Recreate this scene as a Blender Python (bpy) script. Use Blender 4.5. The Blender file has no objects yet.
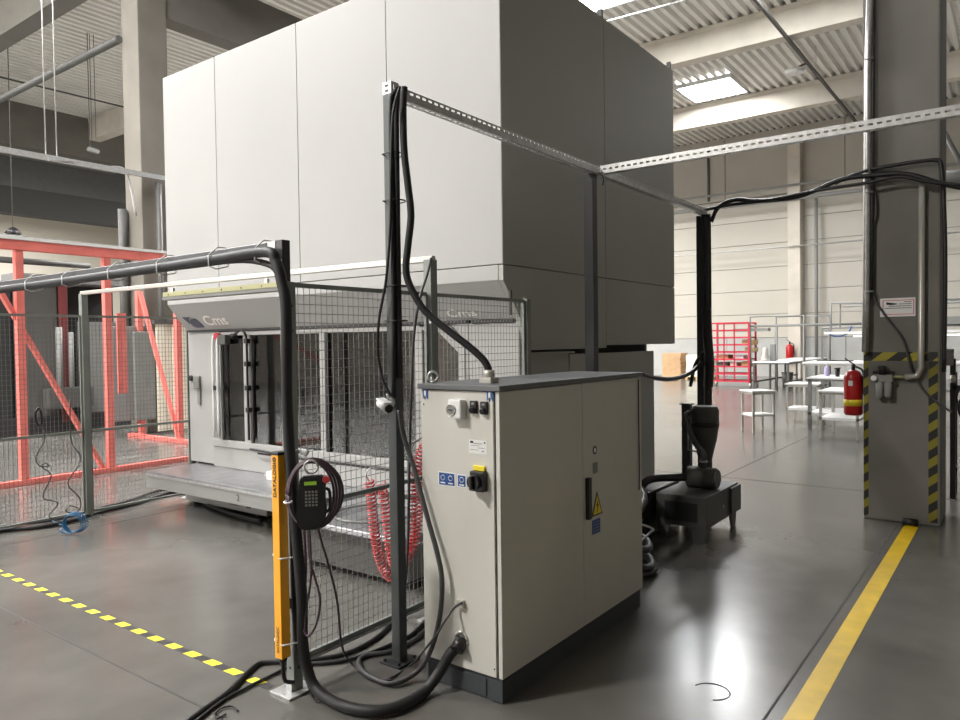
import bpy, bmesh, math, random
from mathutils import Vector, Matrix
random.seed(7)
S = bpy.context.scene
C = S.collection
# ---------------------------------------------------------------- camera, world, lights, exposure
cam_d = bpy.data.cameras.new('camera'); cam = bpy.data.objects.new('camera', cam_d); C.objects.link(cam)
S.camera = cam
cam_d.sensor_width = 36.0; cam_d.lens = 731.592 / 960 * 36.0; cam_d.clip_start = 0.05; cam_d.clip_end = 200
YAW, PIT, ROL = math.radians(36.5857), math.radians(-1.34732), math.radians(-.77722)
fw = Vector((math.cos(YAW), math.sin(YAW), 0)); rt = Vector((math.sin(YAW), -math.cos(YAW), 0)); up = Vector((0, 0, 1))
f2 = fw * math.cos(PIT) + up * math.sin(PIT); u2 = -fw * math.sin(PIT) + up * math.cos(PIT)
r3 = rt * math.cos(ROL) + u2 * math.sin(ROL); u3 = -rt * math.sin(ROL) + u2 * math.cos(ROL)
cam.matrix_world = Matrix(((r3.x, u3.x, -f2.x, 0), (r3.y, u3.y, -f2.y, 0), (r3.z, u3.z, -f2.z, 1.68), (0, 0, 0, 1)))
W = bpy.data.worlds.new('world'); S.world = W; W.use_nodes = True
W.node_tree.nodes['Background'].inputs[0].default_value = (1, .98, .94, 1)
W.node_tree.nodes['Background'].inputs[1].default_value = 0.055
S.view_settings.view_transform = 'Standard'; S.view_settings.look = 'None'
S.view_settings.exposure = 0.0; S.view_settings.gamma = 1.0; S.view_settings.use_curve_mapping = False
try:
    S.cycles.use_denoising = True; S.cycles.max_bounces = 6; S.cycles.diffuse_bounces = 4; S.cycles.glossy_bounces = 3
    S.cycles.transparent_max_bounces = 12; S.cycles.sample_clamp_indirect = 4.0
except Exception: pass
def area(x, y, z, sx, sy, power, col=(1, .97, .93), rot=(0, 0, 0)):
    d = bpy.data.lights.new('hall_light', 'AREA'); d.shape = 'RECTANGLE'; d.size = sx; d.size_y = sy; d.energy = power; d.color = col
    o = bpy.data.objects.new('hall_light', d); C.objects.link(o); o.location = (x, y, z); o.rotation_euler = rot
    return o
# high-bay lamps hang in rows; (x, y, power)
HIGHBAYS = [(-3.6, 6.2, 1270), (-2.5, 11.5, 350), (2.8, 9.6, 40), (3.2, 12.3, 170), (11.5, 16.0, 700), (18, 16.0, 2100), (25, 17.5, 640),
            (31, 17.5, 420), (17.5, 24, 700), (4, 25, 600)]
for x, y, p in HIGHBAYS: area(x, y, 8.58, .9, .9, p)
SKYLIGHTS_AND_FILL = [(25.8, 27.7, 8.2, 10.1, 550), (16.2, 18.35, 7.6, 9.6, 500), (16.6, 19.0, 4.3, 6.3, 430), (26.1, 28.1, -3.5, -1.5, 170),
             (16.2, 18.35, 14.5, 16.5, 400), (26.1, 28.1, 19, 21, 400), (-.6, 3.6, 10.6, 13.4, 1750), (-.6, 3.6, 18, 20.5, 900)]  # brightest one is unseen, added to light the floor by the red frame
for x0, x1, y0, y1, p in SKYLIGHTS_AND_FILL: area((x0+x1)/2, (y0+y1)/2, 10.72, x1-x0, y1-y0, p, (.97, .98, 1))
area(12, 38, 8.9, 14, 5, 6000)  # added area light without a fixture, brightens the hall beyond the girders
# added fill light from an invented window high on the unseen back wall
area(-11.75, 21.5, 5.2, 4.4, 14.4, 1500, (1, .98, .95), (0, -math.pi / 2, 0))

# ---------------------------------------------------------------- materials
def mat(name, col, rough=.5, metal=0., var=0., scale=3., bump=0., emit=None, es=1., spec=None, coord='Object'):
    m = bpy.data.materials.new(name); m.use_nodes = True; nt = m.node_tree; b = nt.nodes['Principled BSDF']
    b.inputs['Base Color'].default_value = (*col, 1); b.inputs['Roughness'].default_value = rough; b.inputs['Metallic'].default_value = metal
    if spec is not None: b.inputs['Specular IOR Level'].default_value = spec
    if emit: b.inputs['Emission Color'].default_value = (*emit, 1); b.inputs['Emission Strength'].default_value = es
    if var or bump:
        tc = nt.nodes.new('ShaderNodeTexCoord'); n = nt.nodes.new('ShaderNodeTexNoise'); n.inputs['Scale'].default_value = scale; n.inputs['Detail'].default_value = 5
        nt.links.new(tc.outputs[coord], n.inputs['Vector'])
        if var:
            r = nt.nodes.new('ShaderNodeValToRGB'); r.color_ramp.elements[0].position = .3; r.color_ramp.elements[1].position = .7
            r.color_ramp.elements[0].color = (*[c * (1 - var) for c in col], 1); r.color_ramp.elements[1].color = (*[min(1, c * (1 + var)) for c in col], 1)
            nt.links.new(n.outputs['Fac'], r.inputs['Fac']); nt.links.new(r.outputs['Color'], b.inputs['Base Color'])
        if bump:
            bp = nt.nodes.new('ShaderNodeBump'); bp.inputs['Strength'].default_value = bump; bp.inputs['Distance'].default_value = .01
            nt.links.new(n.outputs['Fac'], bp.inputs['Height']); nt.links.new(bp.outputs['Normal'], b.inputs['Normal'])
    return m
def stripes(name, period, vec, ca, cb, rough=.5, duty=.5):
    m = mat(name, ca, rough); nt = m.node_tree; b = nt.nodes['Principled BSDF']
    g = nt.nodes.new('ShaderNodeNewGeometry'); d = nt.nodes.new('ShaderNodeVectorMath'); d.operation = 'DOT_PRODUCT'
    d.inputs[1].default_value = [v / period for v in vec]; nt.links.new(g.outputs['Position'], d.inputs[0])
    f = nt.nodes.new('ShaderNodeMath'); f.operation = 'FRACT'; nt.links.new(d.outputs['Value'], f.inputs[0])
    l = nt.nodes.new('ShaderNodeMath'); l.operation = 'LESS_THAN'; l.inputs[1].default_value = duty; nt.links.new(f.outputs[0], l.inputs[0])
    x = nt.nodes.new('ShaderNodeMix'); x.data_type = 'RGBA'; x.inputs[6].default_value = (*ca, 1); x.inputs[7].default_value = (*cb, 1)
    nt.links.new(l.outputs[0], x.inputs[0]); nt.links.new(x.outputs[2], b.inputs['Base Color'])
    return m
M = {}
M['cab'] = mat('cabinet_paint', (.60, .585, .535), .42, var=.03, scale=2)
M['mach'] = mat('machine_paint', (.385, .38, .368), .45, var=.02, scale=1.2)
M['machdark'] = mat('machine_side_paint', (.38, .38, .345), .5, var=.03, scale=1.5)
M['lid'] = mat('lid_grey', (.13, .135, .14), .45)
M['plinth'] = mat('plinth_grey', (.045, .05, .056), .5)
M['seam'] = mat('seam_dark', (.09, .09, .085), .7)
M['black'] = mat('black_plastic', (.012, .012, .013), .38)
M['blackm'] = mat('black_steel', (.025, .026, .028), .42)
M['rubber'] = mat('rubber_black', (.009, .009, .010), .58, bump=.1, scale=60)
M['gcable'] = mat('grey_cable', (.06, .06, .06), .5)
M['post'] = mat('post_grey', (.09, .098, .095), .5, .2, var=.12, scale=6)
M['fpost'] = mat('fence_post_grey', (.23, .245, .225), .5, .15, var=.08, scale=6)
M['galv'] = mat('galvanised', (.52, .52, .51), .38, .7, var=.15, scale=25)
M['wire'] = mat('wire_grey', (.24, .24, .23), .5, .3)
M['wired'] = mat('wire_dark_grey', (.13, .13, .125), .5, .2)
M['alu'] = mat('aluminium', (.50, .48, .44), .4, .4)
M['white'] = mat('white_plastic', (.78, .78, .77), .4)
M['bed'] = mat('bed_metal', (.33, .33, .34), .28, .6, var=.2, scale=9)
M['yellow'] = mat('yellow_orange', (.95, .42, .02), .4)
M['yel'] = mat('sticker_yellow', (.85, .68, .03), .5)
M['blue'] = mat('sticker_blue', (.02, .08, .28), .5)
M['bluehose'] = mat('blue_hose', (.02, .12, .26), .35)
M['violet'] = mat('violet_cable', (.05, .024, .036), .45)
M['redhose'] = mat('red_hose', (.55, .05, .05), .35)
M['redsteel'] = mat('red_oxide_steel', (.72, .17, .14), .5, var=.12, scale=5)
M['redrack'] = mat('red_rack', (.55, .02, .05), .45)
M['maroon'] = mat('maroon_paint', (.16, .03, .03), .6)
M['redext'] = mat('red_extinguisher', (.42, .012, .012), .3)
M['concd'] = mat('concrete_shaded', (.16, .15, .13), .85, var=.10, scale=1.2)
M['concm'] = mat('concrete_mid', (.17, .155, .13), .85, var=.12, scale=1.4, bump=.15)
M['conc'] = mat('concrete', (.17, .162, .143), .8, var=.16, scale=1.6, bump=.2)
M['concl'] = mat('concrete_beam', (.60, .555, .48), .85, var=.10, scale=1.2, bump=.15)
M['deck'] = mat('roof_deck', (.80, .785, .75), .5, .25, var=.05, scale=.5)
M['wallp'] = mat('wall_panel', (.49, .462, .40), .6, var=.02, scale=.3)
M['wallc'] = mat('wall_plinth', (.42, .42, .40), .8, var=.08, scale=1.2)
M['wallg'] = mat('wall_lintel', (.46, .43, .38), .8, var=.05, scale=.6)
M['dark'] = mat('dark_void', (.03, .03, .028), .8)
M['dgrey'] = mat('dark_grey_paint', (.09, .088, .082), .55, var=.1, scale=5)
M['mgrey'] = mat('mid_grey_paint', (.22, .22, .21), .55, var=.05, scale=2)
M['pump'] = mat('pump_grey', (.06, .06, .055), .5, var=.15, scale=8)
M['card'] = mat('cardboard', (.52, .33, .18), .85, var=.1, scale=6)
M['wood'] = mat('pallet_wood', (.50, .36, .20), .85, var=.15, scale=10)
M['lime'] = mat('lime_label', (.35, .65, .05), .5)
M['cream'] = mat('cream_curtain', (.80, .76, .62), .8, var=.05, scale=6)
M['sky'] = mat('skylight', (.9, .9, .9), .5, emit=(.96, .98, 1), es=22)
M['fillpane'] = mat('fill_pane', (.9, .9, .9), .5, emit=(1, .98, .95), es=4)  # glow of the added back-wall window
M['lamp'] = mat('lamp_face', (.9, .9, .9), .5, emit=(1, .97, .93), es=16)
M['tube'] = mat('lamp_tube', (.9, .9, .9), .5, emit=(1, .98, .95), es=1.2)
M['logo'] = mat('logo_white', (.80, .78, .74), .5)
M['logob'] = mat('logo_slate', (.07, .075, .11), .5)
M['ylight'] = mat('pale_yellow', (.40, .38, .20), .5)
M['floorline'] = mat('floor_yellow', (.80, .53, .008), .38, var=.12, scale=6)
M['joint'] = mat('floor_joint', (.07, .068, .063), .8)
M['haz_floor'] = stripes('hazard_floor', .186, (.35, 1, 0), (.93, .82, .05), (.035, .033, .035))
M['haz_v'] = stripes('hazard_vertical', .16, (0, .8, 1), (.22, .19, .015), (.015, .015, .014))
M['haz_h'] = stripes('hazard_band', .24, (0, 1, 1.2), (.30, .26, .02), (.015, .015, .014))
def glass(name, col, alpha):
    m = bpy.data.materials.new(name); m.use_nodes = True; nt = m.node_tree; out = nt.nodes['Material Output']
    nt.nodes.remove(nt.nodes['Principled BSDF'])
    t = nt.nodes.new('ShaderNodeBsdfTransparent'); t.inputs[0].default_value = (*col, 1)
    g = nt.nodes.new('ShaderNodeBsdfGlossy'); g.inputs[0].default_value = (1, 1, 1, 1); g.inputs[1].default_value = .05
    x = nt.nodes.new('ShaderNodeMixShader'); x.inputs[0].default_value = alpha
    fr = nt.nodes.new('ShaderNodeFresnel'); fr.inputs[0].default_value = 1.5
    a = nt.nodes.new('ShaderNodeMath'); a.operation = 'ADD'; a.inputs[1].default_value = alpha; nt.links.new(fr.outputs[0], a.inputs[0])
    nt.links.new(a.outputs[0], x.inputs[0]); nt.links.new(t.outputs[0], x.inputs[1]); nt.links.new(g.outputs[0], x.inputs[2]); nt.links.new(x.outputs[0], out.inputs[0])
    return m
M['glass'] = glass('tinted_glass', (.6, .59, .58), .05)
# floor: sealed concrete, cloudy tone and gloss
def floor_mat():
    m = mat('polished_concrete', (.2, .19, .175), .2); nt = m.node_tree; b = nt.nodes['Principled BSDF']
    tc = nt.nodes.new('ShaderNodeNewGeometry')
    n1 = nt.nodes.new('ShaderNodeTexNoise'); n1.inputs['Scale'].default_value = .55; n1.inputs['Detail'].default_value = 3; n1.inputs['Distortion'].default_value = .6
    n2 = nt.nodes.new('ShaderNodeTexNoise'); n2.inputs['Scale'].default_value = 3.5; n2.inputs['Detail'].default_value = 8
    for n in (n1, n2): nt.links.new(tc.outputs['Position'], n.inputs['Vector'])
    mx = nt.nodes.new('ShaderNodeMath'); mx.operation = 'MULTIPLY_ADD'; mx.inputs[1].default_value = .35
    nt.links.new(n2.outputs['Fac'], mx.inputs[0]); nt.links.new(n1.outputs['Fac'], mx.inputs[2])
    r = nt.nodes.new('ShaderNodeValToRGB'); r.color_ramp.elements[0].position = .35; r.color_ramp.elements[1].position = .95
    r.color_ramp.elements[0].color = (.085, .082, .074, 1); r.color_ramp.elements[1].color = (.165, .158, .143, 1)
    nt.links.new(mx.outputs[0], r.inputs[0]); nt.links.new(r.outputs[0], b.inputs['Base Color'])
    rr = nt.nodes.new('ShaderNodeMapRange'); rr.inputs[1].default_value = .35; rr.inputs[2].default_value = 1.0; rr.inputs[3].default_value = .17; rr.inputs[4].default_value = .27
    nt.links.new(mx.outputs[0], rr.inputs[0]); nt.links.new(rr.outputs[0], b.inputs['Roughness'])
    bp = nt.nodes.new('ShaderNodeBump'); bp.inputs['Strength'].default_value = .02; bp.inputs['Distance'].default_value = .004
    nt.links.new(n2.outputs['Fac'], bp.inputs['Height']); nt.links.new(bp.outputs['Normal'], b.inputs['Normal'])
    b.inputs['Specular IOR Level'].default_value = .9
    return m
M['floor'] = floor_mat()

# ---------------------------------------------------------------- mesh helpers
def catmull(pts, k=6, closed=False):
    P = [Vector(p) for p in pts]
    if len(P) < 3: return P
    out = []; n = len(P)
    for i in range(n - 1):
        a = P[i - 1] if i else P[0] * 2 - P[1]; b, c = P[i], P[i + 1]; d = P[i + 2] if i + 2 < n else P[-1] * 2 - P[-2]
        for j in range(k):
            t = j / k
            out.append(.5 * ((2 * b) + (c - a) * t + (2 * a - 5 * b + 4 * c - d) * t * t + (3 * b - 3 * c + d - a) * t ** 3))
    out.append(P[-1]); return out
class B:
    def __init__(s): s.bm = bmesh.new()
    def box(s, x0, x1, y0, y1, z0, z1, bev=0.):
        v = [s.bm.verts.new((x, y, z)) for x in (x0, x1) for y in (y0, y1) for z in (z0, z1)]
        fs = [s.bm.faces.new([v[i] for i in q]) for q in ((0, 1, 3, 2), (4, 6, 7, 5), (0, 4, 5, 1), (2, 3, 7, 6), (0, 2, 6, 4), (1, 5, 7, 3))]
        if bev:
            es = list({e for f in fs for e in f.edges})
            bmesh.ops.bevel(s.bm, geom=es, offset=bev, segments=2, affect='EDGES', profile=.6)
        return s
    def bar(s, p, q, w, h, upv=(0, 0, 1), bev=0.):
        p, q = Vector(p), Vector(q); d = (q - p).normalized(); u = Vector(upv)
        if abs(d.dot(u)) > .95: u = Vector((1, 0, 0))
        a = d.cross(u).normalized() * w / 2; b = a.cross(d).normalized() * h / 2
        v = [s.bm.verts.new(c + i * a + j * b) for c in (p, q) for i in (-1, 1) for j in (-1, 1)]
        fs = [s.bm.faces.new([v[i] for i in f]) for f in ((0, 1, 3, 2), (4, 6, 7, 5), (0, 4, 5, 1), (2, 3, 7, 6), (0, 2, 6, 4), (1, 5, 7, 3))]
        if bev: bmesh.ops.bevel(s.bm, geom=list({e for f in fs for e in f.edges}), offset=bev, segments=1, affect='EDGES')
        return s
    def prism(s, poly, lo, hi, axis='x'):
        f = {'x': lambda a, b, c: (c, a, b), 'y': lambda a, b, c: (a, c, b), 'z': lambda a, b, c: (a, b, c)}[axis]
        A = [s.bm.verts.new(f(a, b, lo)) for a, b in poly]; Bv = [s.bm.verts.new(f(a, b, hi)) for a, b in poly]
        s.bm.faces.new(A); s.bm.faces.new(Bv[::-1]); n = len(poly)
        for i in range(n): s.bm.faces.new((A[i], Bv[i], Bv[(i + 1) % n], A[(i + 1) % n]))
        return s
    def tube(s, pts, r, n=8, k=6, smooth=True, ribs=0.):
        P = catmull(pts, k) if smooth else [Vector(p) for p in pts]
        if ribs:                                    # corrugated hose: resample evenly and alternate radii
            Q = [P[0]]; step = r * .32; acc = 0
            for a, b in zip(P, P[1:]):
                L = (b - a).length; t = step - acc
                while t < L: Q.append(a.lerp(b, t / L)); t += step
                acc = L - (t - step)
            P = Q
        rings = []; prev = None
        for i, p in enumerate(P):
            d = (P[min(i + 1, len(P) - 1)] - P[max(i - 1, 0)]).normalized()
            if prev is None:
                u = Vector((0, 0, 1)) if abs(d.z) < .9 else Vector((1, 0, 0)); a = d.cross(u).normalized()
            else: a = (prev - d * prev.dot(d)).normalized()
            prev = a; b = d.cross(a); rr = r * (1 - ribs * (i % 2)) if ribs else r
            rings.append([s.bm.verts.new(p + (a * math.cos(t) + b * math.sin(t)) * rr) for t in [2 * math.pi * j / n for j in range(n)]])
        for A, Bq in zip(rings, rings[1:]):
            for j in range(n):
                f = s.bm.faces.new((A[j], A[(j + 1) % n], Bq[(j + 1) % n], Bq[j])); f.smooth = True
        s.bm.faces.new(rings[0][::-1]); s.bm.faces.new(rings[-1]); return s
    def cyl(s, p, q, r, r2=None, n=16):
        p, q = Vector(p), Vector(q); d = (q - p).normalized(); u = Vector((0, 0, 1)) if abs(d.z) < .9 else Vector((1, 0, 0))
        a = d.cross(u).normalized(); b = d.cross(a); r2 = r if r2 is None else r2
        R = [[s.bm.verts.new(c + (a * math.cos(2 * math.pi * j / n) + b * math.sin(2 * math.pi * j / n)) * rr) for j in range(n)] for c, rr in ((p, r), (q, r2))]
        for j in range(n): s.bm.faces.new((R[0][j], R[0][(j + 1) % n], R[1][(j + 1) % n], R[1][j])).smooth = True
        s.bm.faces.new(R[0][::-1]); s.bm.faces.new(R[1]); return s
    def lathe(s, c, prof, n=20):
        rings = [[s.bm.verts.new((c[0] + r * math.cos(2 * math.pi * j / n), c[1] + r * math.sin(2 * math.pi * j / n), c[2] + z)) for j in range(n)] for r, z in prof]
        for A, Q in zip(rings, rings[1:]):
            for j in range(n): s.bm.faces.new((A[j], A[(j + 1) % n], Q[(j + 1) % n], Q[j])).smooth = True
        s.bm.faces.new(rings[0][::-1]); s.bm.faces.new(rings[-1]); return s
    def torus(s, c, ax, R, r, n=20, m=8, a0=0., a1=2 * math.pi, sx=1.):
        ax = Vector(ax).normalized(); u = Vector((0, 0, 1)) if abs(ax.z) < .9 else Vector((1, 0, 0)); a = ax.cross(u).normalized(); b = a.cross(ax)
        return s.tube([Vector(c) + a * sx * math.cos(a0 + (a1 - a0) * i / n) * R + b * math.sin(a0 + (a1 - a0) * i / n) * R for i in range(n + 1)], r, m, 1)
def link(name, bm, m, base=(0, 0, 0), parent=None, recalc=True):
    me = bpy.data.meshes.new(name)
    b = bm.bm if isinstance(bm, B) else bm
    bmesh.ops.recalc_face_normals(b, faces=b.faces)
    bmesh.ops.translate(b, verts=b.verts, vec=-Vector(base)); b.to_mesh(me); b.free()
    me.materials.append(M[m]); o = bpy.data.objects.new(name, me); C.objects.link(o)
    if parent: o.parent = parent
    else: o.location = base
    return o
class T:
    def __init__(s, name, label, cat, base, group=None):
        s.base = Vector(base); s.o = bpy.data.objects.new(name, None); C.objects.link(s.o); s.o.location = base
        s.o.empty_display_size = .1; s.o['label'] = label; s.o['category'] = cat
        if group: s.o['group'] = group
    def part(s, name, b, m, label=None, parent=None, kind=None):
        o = link(name, b, m, s.base, parent or s.o)
        if label: o['label'] = label
        if kind: o['kind'] = kind
        return o
def one(name, b, m, label, cat, base, group=None):
    o = link(name, b, m, base); o['label'] = label; o['category'] = cat
    if group: o['group'] = group
    return o
def struct(name, b, m, parent=None):
    o = link(name, b, m, (0, 0, 0), parent)
    if not parent: o['kind'] = 'structure'
    return o
def copy_tree(o, parent=None):
    c = o.copy(); C.objects.link(c)
    if parent: c.parent = parent
    for ch in list(o.children): copy_tree(ch, c)
    return c
AX = {'-x': ((0, -1, 0), (0, 0, 1), (-1, 0, 0)), '-y': ((1, 0, 0), (0, 0, 1), (0, -1, 0))}
def text(s, size, loc, face, m, t, parent=None, name='lettering', upv=None, turn=0, sx=1., label=None, bold=0.0):
    cu = bpy.data.curves.new('txt', 'FONT'); cu.body = s; cu.size = size; cu.extrude = .0006; cu.align_x = 'CENTER'; cu.align_y = 'CENTER'; cu.offset = bold; cu.resolution_u = 3
    tmp = bpy.data.objects.new('txt', cu); me = bpy.data.meshes.new_from_object(tmp)
    bpy.data.objects.remove(tmp); bpy.data.curves.remove(cu)
    x, y, z = [Vector(v) for v in AX[face]]
    if upv: y = Vector(upv).normalized(); z = x.cross(y)
    R = Matrix((x, y, z)).transposed().to_4x4()
    me.transform(Matrix.Translation(Vector(loc) - t.base) @ R @ Matrix.Rotation(turn, 4, 'Z') @ Matrix.Diagonal((sx, 1, 1, 1)))
    me.materials.append(M[m]); o = bpy.data.objects.new(name, me); C.objects.link(o); o.parent = parent or t.o
    if label: o['label'] = label
    return o

# ================================================================ THE HALL
X0, X1, Y0, Y1, ZR = -12., 34., -14., 46., 10.9
fl = struct('floor', B().box(X0, X1 + .3, Y0, Y1, -.2, 0), 'floor')
def joint(p, q, w=.012): return link('floor_joint', B().bar((*p, .0006), (*q, .0006), w, .0012), 'joint', parent=fl)
joint((-2, .93), (7.4, .90)); joint((1.92, 1.0), (1.92, 12)); joint((8.9, -8), (8.9, 12), .02); joint((-2, 7.0), (4.4, 7.0)); joint((8.9, 2.95), (30, 2.95)); joint((16, -8), (16, 16)); joint((4.0, 10.4), (16, 10.4))
# corrugated roof deck: ribs run along x
b = bmesh.new(); y = Y0; prev = None; k = 0
prof = [(0, 0), (.12, 0), (.16, .13), (.25, .13)]
ys = []
while y < Y1:
    for dy, dz in prof: ys.append((y + dy, ZR + dz))
    y += .29
vs = [(b.verts.new((X0, yy, zz)), b.verts.new((X1, yy, zz))) for yy, zz in ys]
for (a, c), (d, e) in zip(vs, vs[1:]): b.faces.new((a, d, e, c))
struct('ceiling', b, 'deck')
struct('roof_slab', B().box(X0, X1 + .3, Y0, Y1, ZR + .2, ZR + .4), 'mgrey')
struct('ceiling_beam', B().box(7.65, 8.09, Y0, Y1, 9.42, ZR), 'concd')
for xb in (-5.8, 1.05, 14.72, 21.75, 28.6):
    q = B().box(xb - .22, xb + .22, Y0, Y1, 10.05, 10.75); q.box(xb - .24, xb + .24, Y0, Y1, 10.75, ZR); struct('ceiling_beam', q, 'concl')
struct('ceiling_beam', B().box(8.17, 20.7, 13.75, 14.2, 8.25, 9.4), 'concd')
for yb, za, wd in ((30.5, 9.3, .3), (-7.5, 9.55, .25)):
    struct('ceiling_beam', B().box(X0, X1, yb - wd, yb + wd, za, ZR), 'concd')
struct('ceiling_beam', B().box(-4, 24, 30.3, 30.9, 6.75, 7.75), 'dark')
struct('ceiling_beam', B().box(-4, 24, 31.4, 31.7, 7.9, 9.3), 'dgrey')  # dark sheet standing in for the unlit gap between the girders
struct('ceiling_soffit', B().box(-4, 16, 30.9, 44, 9.1, 9.3), 'mgrey')
for xc in (7.56, 20.8):
    for yc in (.58, 13.72, 26.8, -12.5):
        if xc > 8 and yc < 20 : continue
        if xc > 8 and yc > .6: pass
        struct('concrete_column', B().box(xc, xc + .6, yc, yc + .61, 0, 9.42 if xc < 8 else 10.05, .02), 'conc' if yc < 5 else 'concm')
# perimeter walls
struct('wall_back', B().box(X0 - .3, X0, Y0, Y1, 0, ZR), 'wallg'); struct('wall_right', B().box(X0, X1, Y0 - .3, Y0, 0, ZR), 'wallg')
struct('wall_left', B().box(X0, X1, Y1, Y1 + .3, 0, ZR), 'wallp')
wd_ = struct('window_9', B().box(X0 + .02, X0 + .06, 14.3, 28.7, 3.0, 7.4), 'fillpane')  # added glowing pane, out of view, only there for its light
q = B()
for yy in range(7): q.box(X0 + .04, X0 + .12, 14.2 + yy * 2.42, 14.28 + yy * 2.42, 2.9, 7.5)
for zz in (2.9, 5.2, 7.42): q.box(X0 + .04, X0 + .12, 14.2, 28.8, zz, zz + .08)
link('window_frame', q, 'mgrey', parent=wd_)
wf = struct('wall_front', B().box(X1 + .06, X1 + .3, Y0, Y1, 0, ZR), 'mgrey')
def wpart(name, bb, m): return link(name, bb, m, parent=wf)
y = Y0
while y < Y1:
    wpart('plinth_panel', B().box(X1, X1 + .1, y + .01, min(Y1, y + 5) - .01, 0, 1.72), 'wallc'); wpart('lintel_panel', B().box(X1 - .12, X1 + .1, y + .015, min(Y1, y + 3) - .015 if False else y + 4.985, 8.05, ZR), 'wallg'); y += 5
z = 1.75
while z < 8: wpart('wall_panel', B().box(X1 + .02, X1 + .1, Y0, Y1, z, min(z + 1.035, 8.04) - .012, ), 'wallp'); z += 1.05
q = B().box(X1 - .62, X1, 7.66, 8.16, 0, 10.3); struct('concrete_column', q, 'concl')
struct('concrete_column', B().box(X1 - .35, X1, 20.5, 21.1, 0, 10.3), 'concl'); struct('concrete_column', B().box(X1 - .35, X1, -5.4, -4.8, 0, 10.3), 'concl')
def run(name, pts, r, m, label, cat, n=8, smooth=False, group=None, base=None):
    base = base or pts[0]; return one(name, B().tube(pts, r, n, 6, smooth), m, label, cat, base, group)
run('conduit', [(X1 - .7, Y0, 5.64), (X1 - .7, Y1 - .1, 5.64)], .03, 'galv', 'thin pale pipe running level across the far wall above the workbenches', 'pipe')
run('conduit', [(X1 - .7, Y0, 7.68), (X1 - .7, 16, 7.68)], .09, 'mgrey', 'thick grey pipe along the far wall just under the grey upper panels', 'pipe')
run('conduit', [(X1 - .7, Y0, 8.25), (X1 - .7, 16, 8.25)], .05, 'mgrey', 'thin grey pipe highest along the far wall on the grey upper panels', 'pipe')
run('downpipe', [(X1 - .5, 7.05, 0), (X1 - .5, 7.05, 7.6)], .07, 'mgrey', 'dark vertical downpipe on far wall right of its concrete column', 'pipe')
run('downpipe', [(X1 - .5, 4.75, 0), (X1 - .5, 4.75, 5.3), (X1 - .5, 5.2, 5.6)], .07, 'mgrey', 'vertical downpipe with an angled top on far wall behind the white worktable', 'pipe')
run('downpipe', [(X1 - .18, 11.75, 8.1), (X1 - .18, 11.75, 10.6)], .06, 'dgrey', 'short dark pipe high on the far wall panels beside the tall machine', 'pipe')
# skylights, including the added one over the left bay
for i, (x0, x1, y0, y1, p) in enumerate(SKYLIGHTS_AND_FILL):
    o = struct('window_%d' % (i + 1), B().box(x0, x1, y0, y1, ZR - .10, ZR - .02), 'sky')
    fr = B(); 
    for a in ((x0 - .06, x0, y0 - .06, y1 + .06), (x1, x1 + .06, y0 - .06, y1 + .06), (x0, x1, y0 - .06, y0), (x0, x1, y1, y1 + .06)): fr.box(*a, ZR - .14, ZR + .0)
    link('window_frame', fr, 'white', parent=o)
# high-bay lamps
LB = ['high-bay lamp hung over the entrance side of the fenced cell', 'high-bay lamp hung beyond the left end of the fenced cell', 'high-bay lamp above the middle of the fenced cell', 'high-bay lamp above the red steel frame',
      'high-bay lamp hung behind the tall machine', 'high-bay lamp in the far bay behind the tall machine', 'high-bay lamp near the far wall behind the tall machine', 'high-bay lamp hung beside the far wall, farthest of the row',
      'high-bay lamp in the far left bay beyond the column', 'high-bay lamp in the far left bay beyond the red frame']
for (x, y, p), lb in zip(HIGHBAYS, LB):
    t = T('high_bay_lamp', lb, 'lamp', (x, y, 8.6), 'high-bay lamps under the roof')
    t.part('housing', B().lathe((x, y, 8.6), [(.62, .02), (.62, .06), (.3, .22), (.1, .3)]), 'white')
    t.part('diffuser', B().lathe((x, y, 8.6), [(.55, 0), (.55, .02)]), 'lamp'); t.part('suspension_rod', B().cyl((x, y, 8.88), (x, y, ZR - .01), .012, n=6), 'galv')
# trunking with small round lamps on the right
tk = T('lighting_trunking', 'thin dark trunking running away under the right hand roof bays', 'trunking', (17, 5.25, 9.95))
tk.part('rail', B().bar((12.5, 5.3, 9.95), (33.5, 5.15, 9.95), .08, .08), 'dgrey')
for p_ in ((23.708,5.569,9.750), (31.953,5.229,9.750)): tk.part('lamp_arm', B().bar((p_[0], p_[1], p_[2] + .1), (p_[0] + .02, 5.22, 9.95), .05, .05), 'dgrey')
for x in (13, 18.5, 25, 31): tk.part('suspension_wire', B().cyl((x, 5.25, 9.98), (x, 5.25, ZR + .05), .008, n=5), 'galv')
for p, lb in (((23.708,5.569,9.750), 'round white lamp under the thin trunking between two roof beams'), ((31.953,5.229,9.750), 'round white lamp at the far end of the thin trunking by the column')):
    t = T('round_lamp', lb, 'lamp', p, 'round lamps on the trunking')
    t.part('housing', B().lathe(p, [(.26, -.02), (.28, .06), (.14, .12)]), 'white'); t.part('diffuser', B().lathe(p, [(.23, -.04), (.25, -.02)]), 'white')
run('roof_conduit', [(18.427,9.276,10.450), (18.581,6.644,10.450)], .025, 'mgrey', 'thin grey conduit crossing the corrugated roof above the tall machine', 'pipe')
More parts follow.
